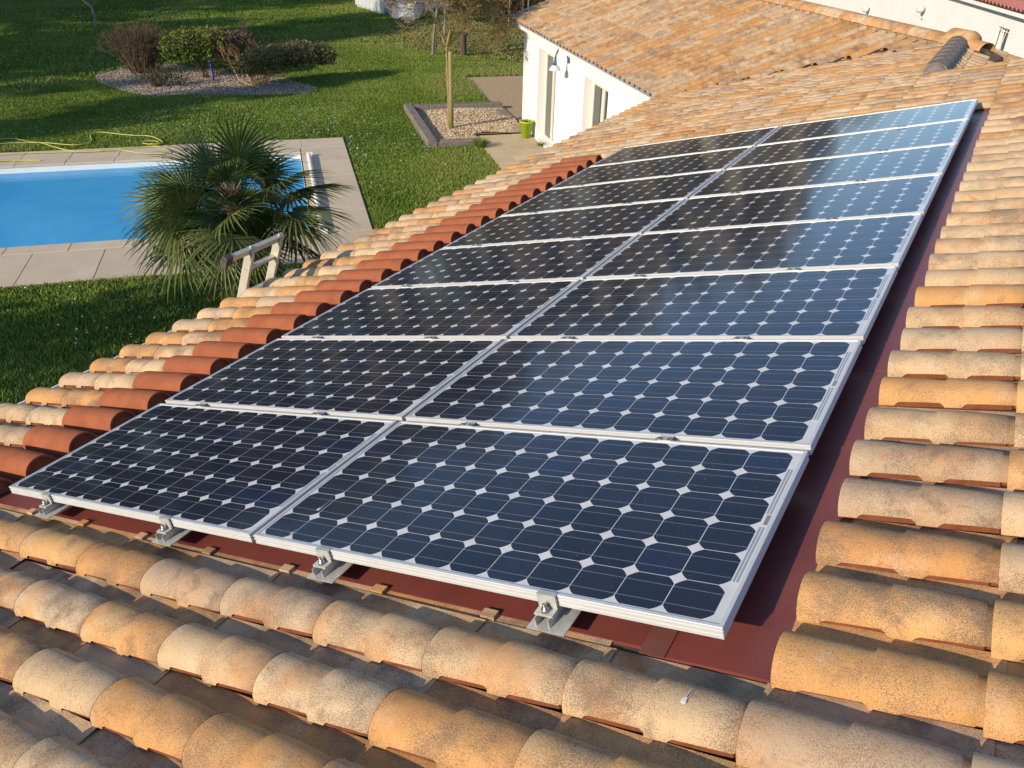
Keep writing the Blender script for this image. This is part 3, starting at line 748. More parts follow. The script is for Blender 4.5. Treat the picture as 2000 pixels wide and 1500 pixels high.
def cell_mesh():
    m = MB(); h = .0625; R_ = .0742; y = math.sqrt(R_ * R_ - h * h); a0 = math.atan2(y, h); pts = []
    for q in range(4):
        for k in range(4):
            a = q * math.pi / 2 + a0 + (math.pi / 2 - 2 * a0) * k / 3
            pts.append((R_ * math.cos(a), R_ * math.sin(a)))
    m.face([(x, y_, 0) for x, y_ in pts]); m.grid([[(x, y_, -.0003) for x, y_ in pts], [(x, y_, 0) for x, y_ in pts]], 0, False, True)
    return m.mesh('cell', [M_CELL])
CELL = cell_mesh()
def rib_mesh(L):
    m = MB(); m.box(-.0026, .0026, 0, L, 0, .0003); m.box(.0060, .0112, 0, L, 0, .0003); return m.mesh('ribbon', [M_RIB])
RIB = rib_mesh(.232)
m = MB(); m.box(0, .011, 0, .045, 0, .0003); LAB = m.mesh('label_sticker', [M_LABEL])
ORD = ['nearest', 'second', 'third', 'fourth', 'fifth', 'sixth', 'seventh', 'farthest']
def orow(r): return ('in the %s row' % ORD[r]) if r in (0, 7) else ('in the %s row from the front clamps' % ORD[r])
MP = []
for r in range(8):
    for cidx in (0, 1):
        u0 = -PL if cidx == 0 else -2 * PL - GU
        Mx = M_ROOF @ T(u0, r * (PWD + GV), rng.uniform(-.001, .001))
        side = 'beside the bare red metal strip' if cidx == 0 else 'beside the dark red tiles'
        p = thing('solar_panel', None, 'solar panel %s, %s' % (orow(r), side), 'solar panel', 'solar panels on the tiled roof', Mx)
        ob('frame', FRAME, p, Mx); ob('backsheet', BACK, p, Mx)
        for i in range(12):
            for j in range(6):
                ob('cell', CELL, p, Mx @ T(.0180 + .0625 + .1275 * i, .0188 + .0625 + .1275 * j, -.0028))
        for y in (.0188 + .1275 * 1.15, .0188 + .1275 * 3.45):
            ob('ribbon', RIB, p, Mx @ T(1.5525, y, -.0030))
        ob('label_sticker', LAB, p, Mx @ T(1.5545, .0188 + .1275 * 3.06, -.0030))
# rails under the panels with their front clamps
RU = [-.452, -1.25, -2.05, -2.86]
RN = ['nearest the red metal strip', 'second from the red metal strip', 'second from the dark red tiles', 'nearest the dark red tiles']
for k, u in enumerate(RU):
    Mx = M_ROOF @ T(u, -.062, -.070)
    rl = thing('mounting_rail', None, 'aluminium mounting rail end under the front panel edge, %s' % RN[k], 'rail', 'mounting rails under the panels', Mx)
    m = MB(); m.box(-.047, .062, 0, 6.70, 0, .003); ob('base_flange', m.mesh('base_flange', [M_GALV]), rl, Mx)
    m = MB(); m.box(-.026, -.023, .012, 6.69, .0031, .028); m.box(.013, .016, .012, 6.69, .0031, .028); m.box(-.0229, -.013, .030, 6.69, .025, .028); m.box(.004, .0129, .030, 6.69, .025, .028)
    ob('channel', m.mesh('channel', [M_GALV]), rl, Mx)
    Mc = M_ROOF @ T(u - .004, -.004, 0)
    ec = thing('end_clamp', None, 'bolted end clamp gripping the front panel frame, %s' % RN[k], 'clamp', 'end clamps along the front frame', Mc)
    m = MB(); m.box(-.027, .027, -.006, .010, .0006, .0036); m.box(-.027, .027, -.006, -.0005, -.036, .0005)
    m.box(-.027, .027, -.034, -.0062, -.042, -.036); m.box(-.027, .027, -.034, -.030, -.0425, -.0421)
    ob('bracket', m.mesh('bracket', [M_GALV]), ec, Mc)
    m = MB(); Mb = Mc @ T(0, -.019, -.036)
    m.lathe([(.0, .022), (.005, .022), (.0065, .019), (.0065, .010), (.011, .009), (.012, .001), (0, 0)], 10)
    ob('bolt', m.mesh('bolt', [M_STEEL]), ec, Mb)
m = MB(); m.box(-.024, .024, -.0085, .0225, .0006, .0030); MIDP = m.mesh('clamp_plate', [M_GALV])
m = MB()
for sx in (-1, 1): m.tube([(sx * .010, -.002, .003), (sx * .018, -.004, .010), (sx * .032, -.006, .004)], [.004, .003, .0015], 5)
SPR = m.mesh('spring_clip', [M_BLACK])
for r in range(7):
    for k, u in enumerate(RU):
        Mx = M_ROOF @ T(u, (r + 1) * (PWD + GV) - GV + .002, 0)
        mc = thing('mid_clamp', None, 'small clamp between panel rows %s and %s, rail %s' % (['one', 'two', 'three', 'four', 'five', 'six', 'seven', 'eight'][r], ['one', 'two', 'three', 'four', 'five', 'six', 'seven', 'eight'][r + 1], RN[k]), 'clamp', 'mid clamps between the panel rows', Mx)
        ob('clamp_plate', MIDP, mc, Mx); ob('spring_clip', SPR, mc, Mx)
# bird droppings
def splat(name, Mx, r, tail, label):
    m = MB(); n = 14
    ang = [2 * math.pi * k / n for k in range(n)]
    rad = [r * rng.uniform(.7, 1.1) for _ in ang]
    lo = [(a * math.cos(q) * .7, a * math.sin(q), 0) for a, q in zip(rad, ang)]; hi = [(x * .6, y * .6, .0007) for x, y, _ in lo]
    m.grid([lo, hi], 0, True, True); m.face(hi)
    m.tube([(0, r * .5, .0006), (r * .3, r * 2.0, .0006), (r * .35, r * tail, .0006)], [r * .12, r * .07, r * .03], 5)
    m.tube([(r * .4, r * .3, .0006), (r * .9, r * 1.4, .0006)], [r * .09, r * .03], 5)
    tag(ob(name, m.mesh(name, [M_DROP]), None, Mx), label, 'bird dropping', 'bird droppings')
splat('bird_dropping', M_ROOF @ T(-1.455, .185, -.0022), .011, 6, 'white bird dropping with a long streak on the nearest panel')
splat('bird_dropping', M_ROOF @ T(-1.445, .045, -.0022), .008, 3, 'small white bird dropping at the front frame of the nearest panel')
splat('bird_dropping', M_ROOF @ T(-.03, -.183, -.0462) @ RX(.05), .011, 3.2, 'white bird dropping on a clay tile')

# ------------------------------------------------------------------ ladder at the eaves
lean = math.radians(22.3)
LM = T(-5.60, 2.685, 0.03) @ RY(lean)
lad = thing('ladder', None, 'aluminium ladder with a stabiliser bar leaning at the tiled eaves', 'ladder', None, LM)
LH = 3.125
for y in (.035, .335):
    m = MB(); m.box(-.036, .036, y - .0135, y + .0135, 0, LH); ob('rail', m.mesh('rail', [M_LADD]), lad, LM)
for i in range(11):
    z = LH - .165 - .268 * i
    m = MB(); m.box(-.016, .016, 0.0487, .3213, z - .014, z + .014); ob('rung', m.mesh('rung', [M_LADD]), lad, LM)
    for y in (.035,):
        m = MB(); m.box(-.014, .014, y - .0155, y - .0137, z - .016, z + .016); ob('rung_end', m.mesh('rung_end', [M_GALV]), lad, LM)
bar = None
m = MB(); m.box(-.018, .018, -.165, .375, LH - .008, LH + .038); bar = ob('stabiliser_bar', m.mesh('stabiliser_bar', [M_LADD]), lad, LM)
m = MB(); m.box(-.025, .025, -.225, -.163, LH - .018, LH + .048); m.box(-.030, .030, -.232, -.218, LH - .040, LH + .02); ob('rubber_foot', m.mesh('rubber_foot', [M_BLACK]), lad, LM)
for y in (.035, .335):
    m = MB(); m.lathe([(0, .016), (.010, .016), (.012, .010), (.012, 0)], 8); ob('bolt', m.mesh('bolt', [M_GALV]), lad, LM @ T(0, y, LH + .039))
    m = MB(); m.box(.0225, .030, y - .018, y + .018, LH - .06, LH + .03); ob('fixing_plate', m.mesh('fixing_plate', [M_GALV]), lad, LM)

# ------------------------------------------------------------------ palm
PALM = Vector((-8.42, 6.08, 0))
pt = thing('palm_tree', PALM, 'dark green fan palm between the pool deck and the roof eaves', 'palm')
m = MB(); pts = []; rad = []
for i in range(15):
    z = 1.78 * i / 14; pts.append((PALM.x + .02 * math.sin(z * 2), PALM.y + .01, z)); rad.append((.13 if i < 2 else .115) * (1 + .10 * (i % 2)))
m.tube(pts, rad, 12)
for i in range(150):
    z = rng.uniform(.25, 1.8); a = rng.uniform(0, 6.28); r0 = .11; q = Vector((PALM.x + r0 * math.cos(a), PALM.y + r0 * math.sin(a), z))
    o = Vector((math.cos(a), math.sin(a), 0)); m.tube([q, q + o * .05 + Vector((0, 0, .06)), q + o * .10 + Vector((0, 0, rng.uniform(-.02, .12)))], [.018, .013, .003], 4)
ob('trunk', m.mesh('trunk', [M_FIBRE]), pt, Matrix.Identity(4))
def frond_mesh(pet, fan, nseg, droop, spread, seed):
    """fan leaf: petiole along +x, blade beyond it"""
    R = random.Random(seed); m = MB(); tr = []
    m.tube([(0, 0, 0), (pet * .5, 0, .02), (pet, 0, 0)], [.013, .009, .007], 5, 1)
    c = Vector((pet, 0, 0))
    da = spread / (nseg - 1)
    for i in range(nseg):
        a = -spread + 2 * da * i
        L = fan * (0.72 + 0.28 * math.cos(a * .55)) * R.uniform(.92, 1.04); d = Vector((math.cos(a), math.sin(a), 0)); s = Vector((-math.sin(a), math.cos(a), 0))
        rows = []; jz = R.uniform(-.012, .012); bend = R.uniform(.5, 1.5); tw = R.uniform(-.03, .03)
        for f_, w_ in ((0.02, 1.0), (.22, 1.0), (.42, .96), (.62, .62), (.84, .32), (1.0, .04)):
            dz = -droop * bend * max(0, f_ - .35) ** 2 * L * 1.3 + jz * f_ - .16 * abs(math.sin(a)) * f_ * L * .6
            p = c + d * (L * f_ * (1 - .10 * droop * max(0, f_ - .5))) + s * (tw * max(0, f_ - .5)) + Vector((0, 0, dz))
            w2 = da * L * min(f_, .42) * w_ * 1.0
            rows.append([p - s * w2 + Vector((0, 0, .55 * w2)), p, p + s * w2 + Vector((0, 0, .55 * w2))])
        m.grid(rows, 0, False)
    me = m.mesh('frond', [M_PALM, M_PSTEM])
    rr = random.Random(seed + 1); vals = [rr.random() * .6 + (.3 if rr.random() < .08 else 0) for _ in range(len(me.polygons) // 2 + 1)]
    at_ = me.attributes.new('tr', 'FLOAT', 'FACE'); at_.data.foreach_set('value', [vals[p.index // 10] for p in me.polygons])
    return me
FR = [frond_mesh(.78, .84, 28, .30, 1.85, 3), frond_mesh(.72, .80, 27, .50, 1.8, 5), frond_mesh(.50, .70, 26, .14, 1.55, 9), frond_mesh(.66, .76, 27, .95, 1.7, 12), frond_mesh(.24, .70, 30, .7, 1.6, 15)]
crown = Vector((PALM.x, PALM.y, 1.55))
def frond(az, el, mesh, sc=1.0, dz=0.0, roll=0.0):
    Mx = Matrix.Translation(crown + Vector((0, 0, dz))) @ RZ(math.radians(az)) @ RY(-math.radians(el)) @ RX(math.radians(roll)) @ Matrix.Scale(sc, 4)
    ob('frond', mesh, pt, Mx)
R = random.Random(23)
for i in range(6): frond(i * 60 + R.uniform(-20, 20), R.uniform(46, 74), FR[2] if i % 2 else FR[0], R.uniform(.62, .86), .06, R.uniform(-45, 45))
for i in range(7): frond(i * 51 + 11 + R.uniform(-18, 18), R.uniform(18, 42), FR[i % 2], R.uniform(.70, 1.0), .0, R.uniform(-60, 60))
for i in range(7): frond(i * 51 + R.uniform(-16, 16), R.uniform(-14, 16), FR[(i + 1) % 2], R.uniform(.78, 1.08), -.06, R.uniform(-60, 60))
for i in range(8): frond(i * 45 + 17 + R.uniform(-16, 16), R.uniform(-44, -18), FR[3 if i % 2 else 1], R.uniform(.72, 1.02), -.14, R.uniform(-50, 50))
for i in range(8): frond(i * 45 + R.uniform(-14, 14), R.uniform(-74, -48), FR[3 if i % 3 else 1], R.uniform(.72, .95), -.22, R.uniform(-35, 35))
for az, el, k in ((95, 30, 0), (150, 12, 1), (120, -8, 0), (170, 34, 0), (-60, 34, 1), (-15, 30, 0), (-95, 22, 1), (-140, 28, 0), (-45, 12, 1)): frond(az, el, FR[k], R.uniform(.72, .95), -.04, R.uniform(-50, 50))
for az, el, k in ((22, 2, 0), (40, -14, 1), (58, 8, 0), (30, -30, 1), (205, 4, 0), (222, -12, 1), (240, -26, 1), (190, -20, 0), (70, -24, 1)): frond(az, el, FR[k], 1.08, -.05, R.uniform(-40, 40))
for i in range(16): frond(i * 22.5 + R.uniform(-10, 10), R.uniform(-72, -8), FR[4], R.uniform(.80, 1.0), -.06 - .012 * i, R.uniform(-50, 50))
for i in range(15): frond(i * 24 + 7 + R.uniform(-10, 10), R.uniform(-28, 34), FR[4], R.uniform(.62, .88), -.02 - .012 * i, R.uniform(-60, 60))
for i, (az, el) in enumerate(((-75, 8), (-40, -8), (-110, -4), (-60, -30), (-95, -38), (-20, 18), (-135, 15))): frond(az, el, FR[2] if i % 2 else FR[0], .66, -.05 - .02 * i, R.uniform(-50, 50))

# ------------------------------------------------------------------ pool cover roller
RM = Matrix.Translation(AB(-.20, 13.2, 0)) @ M_AB @ Matrix.Identity(4)
rl = thing('pool_roller', AB(-.30, 15.8, .03), 'pale cover roller across the end of the pool behind the palm', 'pool roller')
m = MB(); m.tube([AB(-.44, 13.10, .085), AB(-.44, 17.9, .085)], .045, 14); ob('roller_tube', m.mesh('roller_tube', [M_PVC]), rl, Matrix.Identity(4))
for b in (13.02, 17.98):
    m = MB(); m.box(-.49, -.35, b - .03, b + .03, .039, .12, 0, M_AB); ob('support', m.mesh('support', [M_PVC]), rl, Matrix.Identity(4))

# ------------------------------------------------------------------ hose
def hose_pts(P, z):
    P = [Vector((x, y, z)) for x, y in P]; out = []
    for i in range(len(P) - 1):
        p0, p1, p2, p3 = P[max(i - 1, 0)], P[i], P[i + 1], P[min(i + 2, len(P) - 1)]
        for k in range(5):
            t_ = k / 5; out.append(.5 * ((2 * p1) + (-p0 + p2) * t_ + (2 * p0 - 5 * p1 + 4 * p2 - p3) * t_ ** 2 + (-p0 + 3 * p1 - 3 * p2 + p3) * t_ ** 3))
    return out + [P[-1]]
HA = [(-20.6, 8.2), (-19.74, 9.37), (-19.5, 9.59), (-18.98, 9.63), (-18.63, 9.71), (-18.09, 9.67), (-17.56, 9.68), (-17.34, 9.78), (-17.18, 9.99), (-16.95, 10.15), (-16.76, 10.33), (-16.47, 10.38), (-16.19, 10.42), (-15.9, 10.55), (-15.7, 10.75), (-15.92, 10.95), (-16.28, 10.98), (-16.49, 10.88), (-16.78, 10.42), (-17.16, 9.9), (-17.49, 9.63), (-18.14, 9.08), (-18.56, 8.64), (-19.6, 7.6)]
HB_ = [(-19.8, 8.7), (-19.33, 9.12), (-19.14, 9.36), (-18.58, 9.75), (-17.96, 9.96), (-17.8, 10.18), (-17.89, 10.44), (-18.26, 10.68), (-18.43, 10.84), (-18.41, 11.03), (-18.09, 11.14), (-17.54, 11.29), (-17.21, 11.46), (-16.82, 11.42), (-16.45, 11.25), (-16.55, 11.02), (-16.78, 10.98), (-16.86, 11.12), (-16.66, 11.26), (-16.44, 11.12), (-16.40, 10.95)]
m = MB(); m.tube(hose_pts(HA, .06), .012, 6); m.tube(hose_pts(HB_, .07), .012, 6); m.tube(hose_pts([(-19.0, 7.45), (-18.06, 8.42), (-17.9, 8.57), (-17.46, 8.87)], .055), .014, 6)
tag(ob('garden_hose', m.mesh('garden_hose', [M_HOSE])), 'yellow garden hose looped across the pool deck and grass', 'hose')

# ------------------------------------------------------------------ plants
def leaf_cloud(name, clumps, n, size, mat, attr_bias=None, seed=1, holes=.35):
    """n small rhombic leaves through ellipsoidal clumps (cx,cy,cz,rx,ry,rz)"""
    g = np.random.default_rng(seed); cl = np.array(clumps, float); w = (cl[:, 3] * cl[:, 4] * cl[:, 5]) ** .67; w /= w.sum()
    k = g.choice(len(cl), n, p=w); d = g.normal(size=(n, 3)); d /= np.linalg.norm(d, axis=1)[:, None]
    r = g.random(n) ** .38
    lump = 1 + .16 * np.sin(d[:, 0] * 6 + k) * np.sin(d[:, 1] * 7 + 2 * k) + .10 * np.sin(d[:, 2] * 11 + k)
    c = cl[k, :3] + d * (r * lump)[:, None] * cl[k, 3:]
    a = g.normal(size=(n, 3)); a /= np.linalg.norm(a, axis=1)[:, None]; b = np.cross(a, g.normal(size=(n, 3))); b /= np.linalg.norm(b, axis=1)[:, None]
    s = size * g.uniform(.6, 1.3, (n, 1))
    v = np.stack([c - a * s, c - b * s * .5, c + a * s, c + b * s * .5], 1)
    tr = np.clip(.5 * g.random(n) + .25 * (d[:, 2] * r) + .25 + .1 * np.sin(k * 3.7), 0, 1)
    if attr_bias: tr = np.clip(tr + attr_bias, 0, 1)
    return np_mesh(name, v.reshape(-1, 3), 4, [mat], tr)
def branches(m, p, d, L, r, depth, R, split=(2, 3), ang=.5, up=.15, shrink=.72, n=5, mat=0, wob=.12):
    pts = [p]; rad = [r]; q = p; dd = d
    for i in range(3):
        dd = (dd + Vector((R.uniform(-wob, wob), R.uniform(-wob, wob), R.uniform(-wob, wob) + up * .3))).normalized()
        q = q + dd * (L / 3); pts.append(q); rad.append(r * (1 - .30 * (i + 1) / 3))
    m.tube(pts, rad, n if r > .012 else 3, mat, False)
    if depth == 0: return
    for k in range(R.randint(*split)):
        a = R.uniform(0, 6.28); u = dd.orthogonal().normalized(); w_ = dd.cross(u)
        nd = (dd + (u * math.cos(a) + w_ * math.sin(a)) * math.tan(R.uniform(ang * .5, ang * 1.3)) + Vector((0, 0, up))).normalized()
        st = pts[-1] if k < 2 else pts[2]
        branches(m, st, nd, L * shrink * R.uniform(.8, 1.15), max(rad[-1] * .72, .0055), depth - 1, R, split, ang, up, shrink, n, mat, wob)
I4 = Matrix.Identity(4)
# brown twiggy rounded shrub
def twig_bush(name, loc, h, w, nst, mat, label, cat, seed, depth=3):
    R = random.Random(seed); b = thing(name, loc, label, cat); m = MB()
    for i in range(nst):
        a = R.uniform(0, 6.28); ro = R.uniform(0, .25) * w
        p = Vector((loc[0] + ro * math.cos(a), loc[1] + ro * math.sin(a), 0)); t_ = R.uniform(.15, 1.0)
        d = Vector((math.cos(a) * t_ * w / h * .75, math.sin(a) * t_ * w / h * .75, 1)).normalized()
        branches(m, p, d, h * .42, .016, depth, R, (2, 3), .42, .12, .68, 4)
    ob('twigs', m.mesh('twigs', [mat]), b, I4)
    return b
b1 = twig_bush('twiggy_shrub', (-23.7, 16.6, 0), 1.45, 1.7, 90, M_TWIG, 'large bare brown twiggy shrub at the end of the grey gravel bed', 'shrub', 31)
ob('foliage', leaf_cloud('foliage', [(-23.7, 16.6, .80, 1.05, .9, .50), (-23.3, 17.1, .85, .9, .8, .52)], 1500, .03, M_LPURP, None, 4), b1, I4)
def stem_bush(name, loc, stems, clumps, n, size, mat, smat, label, cat, seed):
    R = random.Random(seed); b = thing(name, loc, label, cat); m = MB()
    for pts, r in stems:
        m.tube([Vector(p) for p in pts], [r * (1 - .45 * i / (len(pts) - 1)) for i in range(len(pts))], 6, 0)
        q = Vector(pts[-1]); d = (q - Vector(pts[-2])).normalized()
        for _ in range(5): branches(m, q, (d + Vector((R.uniform(-.6, .6), R.uniform(-.6, .6), R.uniform(0, .6)))).normalized(), .35, r * .5, 2, R, (2, 3), .6, .1, .7, 4)
    ob('stems', m.mesh('stems', [smat]), b, I4)
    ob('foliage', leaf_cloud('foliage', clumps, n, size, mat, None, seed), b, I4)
    return b
g = Vector((-21.65, 17.1, 0))
stem_bush('clipped_shrub', g, [([g + Vector((.03 * k, .02 * k, 0)), g + Vector((.12 * math.cos(k * 1.3), .12 * math.sin(k * 1.3), .4)), g + Vector((.38 * math.cos(k * 1.3), .38 * math.sin(k * 1.3), .75))], .026) for k in range(6)],
          [(g.x, g.y, 1.02, .85, .85, .50), (g.x - .4, g.y - .4, .96, .6, .6, .45), (g.x + .4, g.y + .3, 1.0, .6, .6, .42)], 9000, .042, M_LGREEN, M_TWIG, 'rounded yellow-green shrub clipped to a dome on bare stems', 'shrub', 41)
p = Vector((-20.9, 17.6, 0))
stem_bush('dry_shrub', p, [([p + Vector((.9, .05, .02)), p + Vector((.45, 0, .45)), p + Vector((0, -.05, .95))], .022)],
          [(p.x - .1, p.y - .1, .95, .50, .50, .38)], 2600, .035, M_LPURP, M_YBARK, 'small dull purplish shrub leaning in front of the yellow-green dome', 'shrub', 43)
p = Vector((-21.9, 18.9, 0))
stem_bush('dusky_shrub', p, [([p, p + Vector((.1, 0, .4)), p + Vector((.2, .1, .8))], .02)],
          [(p.x, p.y, .72, .75, .75, .50)], 3400, .04, M_LPURP, M_TWIG, 'dark leafless looking shrub on the grass behind the yellow-green dome', 'shrub', 44)
p = Vector((-19.35, 17.2, 0)); e = Vector((.60, .80, 0))
stem_bush('spreading_shrub', p, [([p + e * k * .03, p + e * (.1 * k) + Vector((0, 0, .35)), p + e * (.32 * k) + Vector((0, 0, .6))], .024) for k in range(-2, 5)],
          [(p.x, p.y, .74, .55, .55, .36), (p.x + .36, p.y + .5, .82, .62, .62, .38), (p.x + .8, p.y + 1.1, .90, .62, .62, .40), (p.x + 1.15, p.y + 1.55, .84, .52, .52, .34), (p.x - .3, p.y - .25, .62, .35, .35, .26)], 9500, .042, M_LBROWN, M_OBARK, 'wide flat-topped brownish shrub on orange stems at the bed edge', 'shrub', 45)
m = MB(); R = random.Random(6)
p = Vector((-19.5, 17.1, .03)); m.tube([p, p + Vector((-.5, -.02, .10)), p + Vector((-.95, .15, .45)), p + Vector((-1.35, .3, .85))], [.03, .028, .02, .01], 5)
m.tube([p, p + Vector((-.4, .2, .25)), p + Vector((-.75, .45, .45)), p + Vector((-.85, .6, .75))], [.028, .024, .016, .008], 5)
o = tag(ob('fallen_stem', m.mesh('fallen_stem', [M_YBARK])), 'bare crooked branch lying low across the grey gravel', 'branch')
p = (-21.7, 15.45, 0)
b = twig_bush('low_shrub', p, .62, .75, 22, M_TWIG, 'low sparse greenish shrub at the front of the grey gravel bed', 'shrub', 52, 2)
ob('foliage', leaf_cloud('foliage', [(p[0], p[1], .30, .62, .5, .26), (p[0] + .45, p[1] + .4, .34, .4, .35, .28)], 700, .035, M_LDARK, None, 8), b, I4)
# blue garden light post
gl_ = thing('garden_light', (-20.98, 16.92, 0), 'dark blue bollard light standing in the grey gravel', 'garden light')
m = MB(); m.lathe([(0, 0), (.055, 0), (.05, .04), (.045, .06), (.045, .5), (0, .5)], 12); ob('post', m.mesh('post', [M_BLUED]), gl_, T(-20.98, 16.92, 0))
m = MB(); m.lathe([(.045, .5), (.04, .52), (.04, .58), (.075, .585), (.07, .62), (0, .65)], 12); ob('lamp_head', m.mesh('lamp_head', [M_BLUED]), gl_, T(-20.98, 16.92, 0))

# sleepers round the gravel bed, stake and young tree
def sleeper(a0, a1, b0, b1, h, label):
    c = AB((a0 + a1) / 2, (b0 + b1) / 2); Mx = Matrix.Translation(c) @ M_AB @ RZ(rng.uniform(-.01, .01))
    m = MB(); x, y = (a1 - a0) / 2, (b1 - b0) / 2; e = .012; n = 8
    L = y if y > x else x
    rows = []
    for i in range(n + 1):
        s_ = -L + 2 * L * i / n; w = min(x, y); jz = rng.uniform(-.006, .006)
        sec = [(-w, 0), (-w, h - e + jz), (-w + e, h + jz), (w - e, h + jz), (w, h - e + jz), (w, 0)]
        rows.append([(q, s_, z) if y > x else (s_, -q, z) for q, z in sec])
    m.grid(rows, 0, False); m.face(rows[0][::-1]); m.face(rows[-1])
    tag(ob('railway_sleeper', m.mesh('railway_sleeper', [M_SLEEP]), None, Mx), label, 'sleeper', 'sleepers edging the gravel bed')
sleeper(2.30, 2.52, 18.20, 22.05, .20, 'long grey weathered sleeper edging the gravel bed on its lawn side')
sleeper(2.53, 5.0, 21.80, 22.02, .18, 'grey sleeper at the back of the gravel bed by the driveway')
sleeper(2.53, 3.62, 18.22, 18.43, .15, 'short brown sleeper at the front of the gravel bed by the paving')
TB = Vector((-11.68, 16.14, 0))
m = MB(); m.lathe([(0, 0), (.055, 0), (.052, 1.0), (.050, 1.88), (.044, 1.90), (0, 1.90)], 12)
tag(ob('tree_stake', m.mesh('tree_stake', [M_STAKE]), None, T(TB.x, TB.y, 0)), 'round wooden stake beside the young tree in the gravel bed', 'stake')
yt = thing('young_tree', TB + Vector((-.10, .05, 0)), 'young leafless tree with yellowish twigs tied to a stake', 'tree')
m = MB(); q = TB + Vector((-.105, .03, 0))
fork = q + Vector((-.035, .03, 2.03))
m.tube([q, q + Vector((.02, 0, .8)), q + Vector((-.02, .02, 1.5)), fork], [.04, .036, .034, .032], 8)
ob('trunk', m.mesh('trunk', [M_YBARK]), yt, I4)
m = MB(); m.tube([fork + Vector((.0, 0, -.72)), fork + Vector((.02, 0, -.66))], .045, 8); ob('tie', m.mesh('tie', [M_RED]), yt, I4)
m = MB(); R = random.Random(77)
for dx, dy, dz in ((-.50, -.05, .9), (.12, .1, 1), (.75, .80, .75), (-.1, .5, 1.0), (.55, .2, 1.0)):
    branches(m, fork - Vector((0, 0, .05)), Vector((dx, dy, dz)).normalized(), .56, .036, 6, R, (2, 4), .66, .04, .80, 5, 0, .22)
ob('crown', m.mesh('crown', [M_YBARK]), yt, I4)
# bare trees further back
def bare_tree(name, loc, h, r, mat, label, seed, depth=5, lean=(0, 0), spread=.5, split=(2, 3)):
    R = random.Random(seed); t_ = thing(name, loc, label, 'tree', 'bare trees at the back of the lawn'); m = MB(); p = Vector(loc)
    q = p + Vector((lean[0] * h, lean[1] * h, h))
    m.tube([p, p + (q - p) * .08, p + (q - p) * .5 + Vector((R.uniform(-.05, .05), R.uniform(-.05, .05), 0)), q], [r * 1.35, r, r * .9, r * .75], 9)
    ob('trunk', m.mesh('trunk', [mat]), t_, I4); m = MB()
    for k in range(7):
        a = k * .898 + R.uniform(-.4, .4)
        branches(m, q - Vector((0, 0, .03 * k)), Vector((math.cos(a) * spread, math.sin(a) * spread, R.uniform(.5, 1.1))).normalized(), .95, r * .5, depth, R, split, .55, .06, .77, 5, 0, .16)
    ob('crown', m.mesh('crown', [mat]), t_, I4)
bare_tree('bare_tree', (-17.25, 25.15, 0), 1.7, .13, M_BARK, 'dark trunked bare tree on the leaf litter behind the young tree', 101, 4, (.02, .01))
bare_tree('bare_tree', (-18.2, 24.6, 0), 1.5, .055, M_PBARK, 'thin grey leaning bare tree next to the dark trunk', 102, 4, (.10, .06))
bare_tree('bare_tree', (-20.55, 28.8, 0), 1.6, .05, M_PBARK, 'slender pale bare tree between the shed and the dark trunk', 103, 4, (0, .02))
bare_tree('bare_tree', (-22.4, 33.2, 0), 1.5, .10, M_BARK, 'dark bare tree standing close in front of the shed', 105, 4)
bare_tree('bare_sapling', (-32.9, 21.6, 0), .9, .06, M_PBARK, 'pale forked sapling alone on the dark far lawn', 106, 3, (.05, .0), .7, (1, 2))
# hedge and posts behind them
def bush_thing(name, label, clumps, n, size, mat, seed, cat='shrub'):
    b = thing(name, (clumps[0][0], clumps[0][1], 0), label, cat)
    ob('foliage', leaf_cloud('foliage', clumps, n, size, mat, None, seed), b, I4)
    m = MB(); R = random.Random(seed)
    for c in clumps:
        for k in range(3): branches(m, Vector((c[0] + R.uniform(-.2, .2), c[1] + R.uniform(-.2, .2), 0)), Vector((R.uniform(-.4, .4), R.uniform(-.4, .4), 1)).normalized(), c[2] * .8, .03, 2, R, (2, 3), .5, .1, .7, 4)
    ob('stems', m.mesh('stems', [M_TWIG]), b, I4)
bush_thing('russet_shrub', 'russet autumn shrub beyond the corner of the wing roof', [(-20.0, 33.0, .9, .7, .7, .8), (-19.2, 34.0, .8, .6, .6, .6)], 1500, .07, M_LORNG, 61)
bush_thing('dark_shrub', 'dark evergreen shrub at the back of the leaf-strewn lawn', [(-21.4, 33.2, .75, 1.2, 1.2, .75), (-20.6, 34.6, .9, 1.2, 1.2, .9), (-18.0, 34.2, .7, 1.0, 1.0, .7)], 4200, .07, M_LDARK, 62)
for k, (x, y) in enumerate(((-19.55, 32.3), (-19.1, 32.7), (-18.95, 32.9))):
    m = MB(); m.tube([(x, y, 0), (x + .01, y, .6), (x + .02, y + .01, 1.25)], [.035, .032, .03], 7)
    tag(ob('garden_post', m.mesh('garden_post', [M_PBARK])), ['thin pale post nearest the russet shrub, under the roof corner', 'middle thin post under the roof corner', 'thin pale post closest to the white wall corner'][k], 'post', 'posts under the wing roof corner')

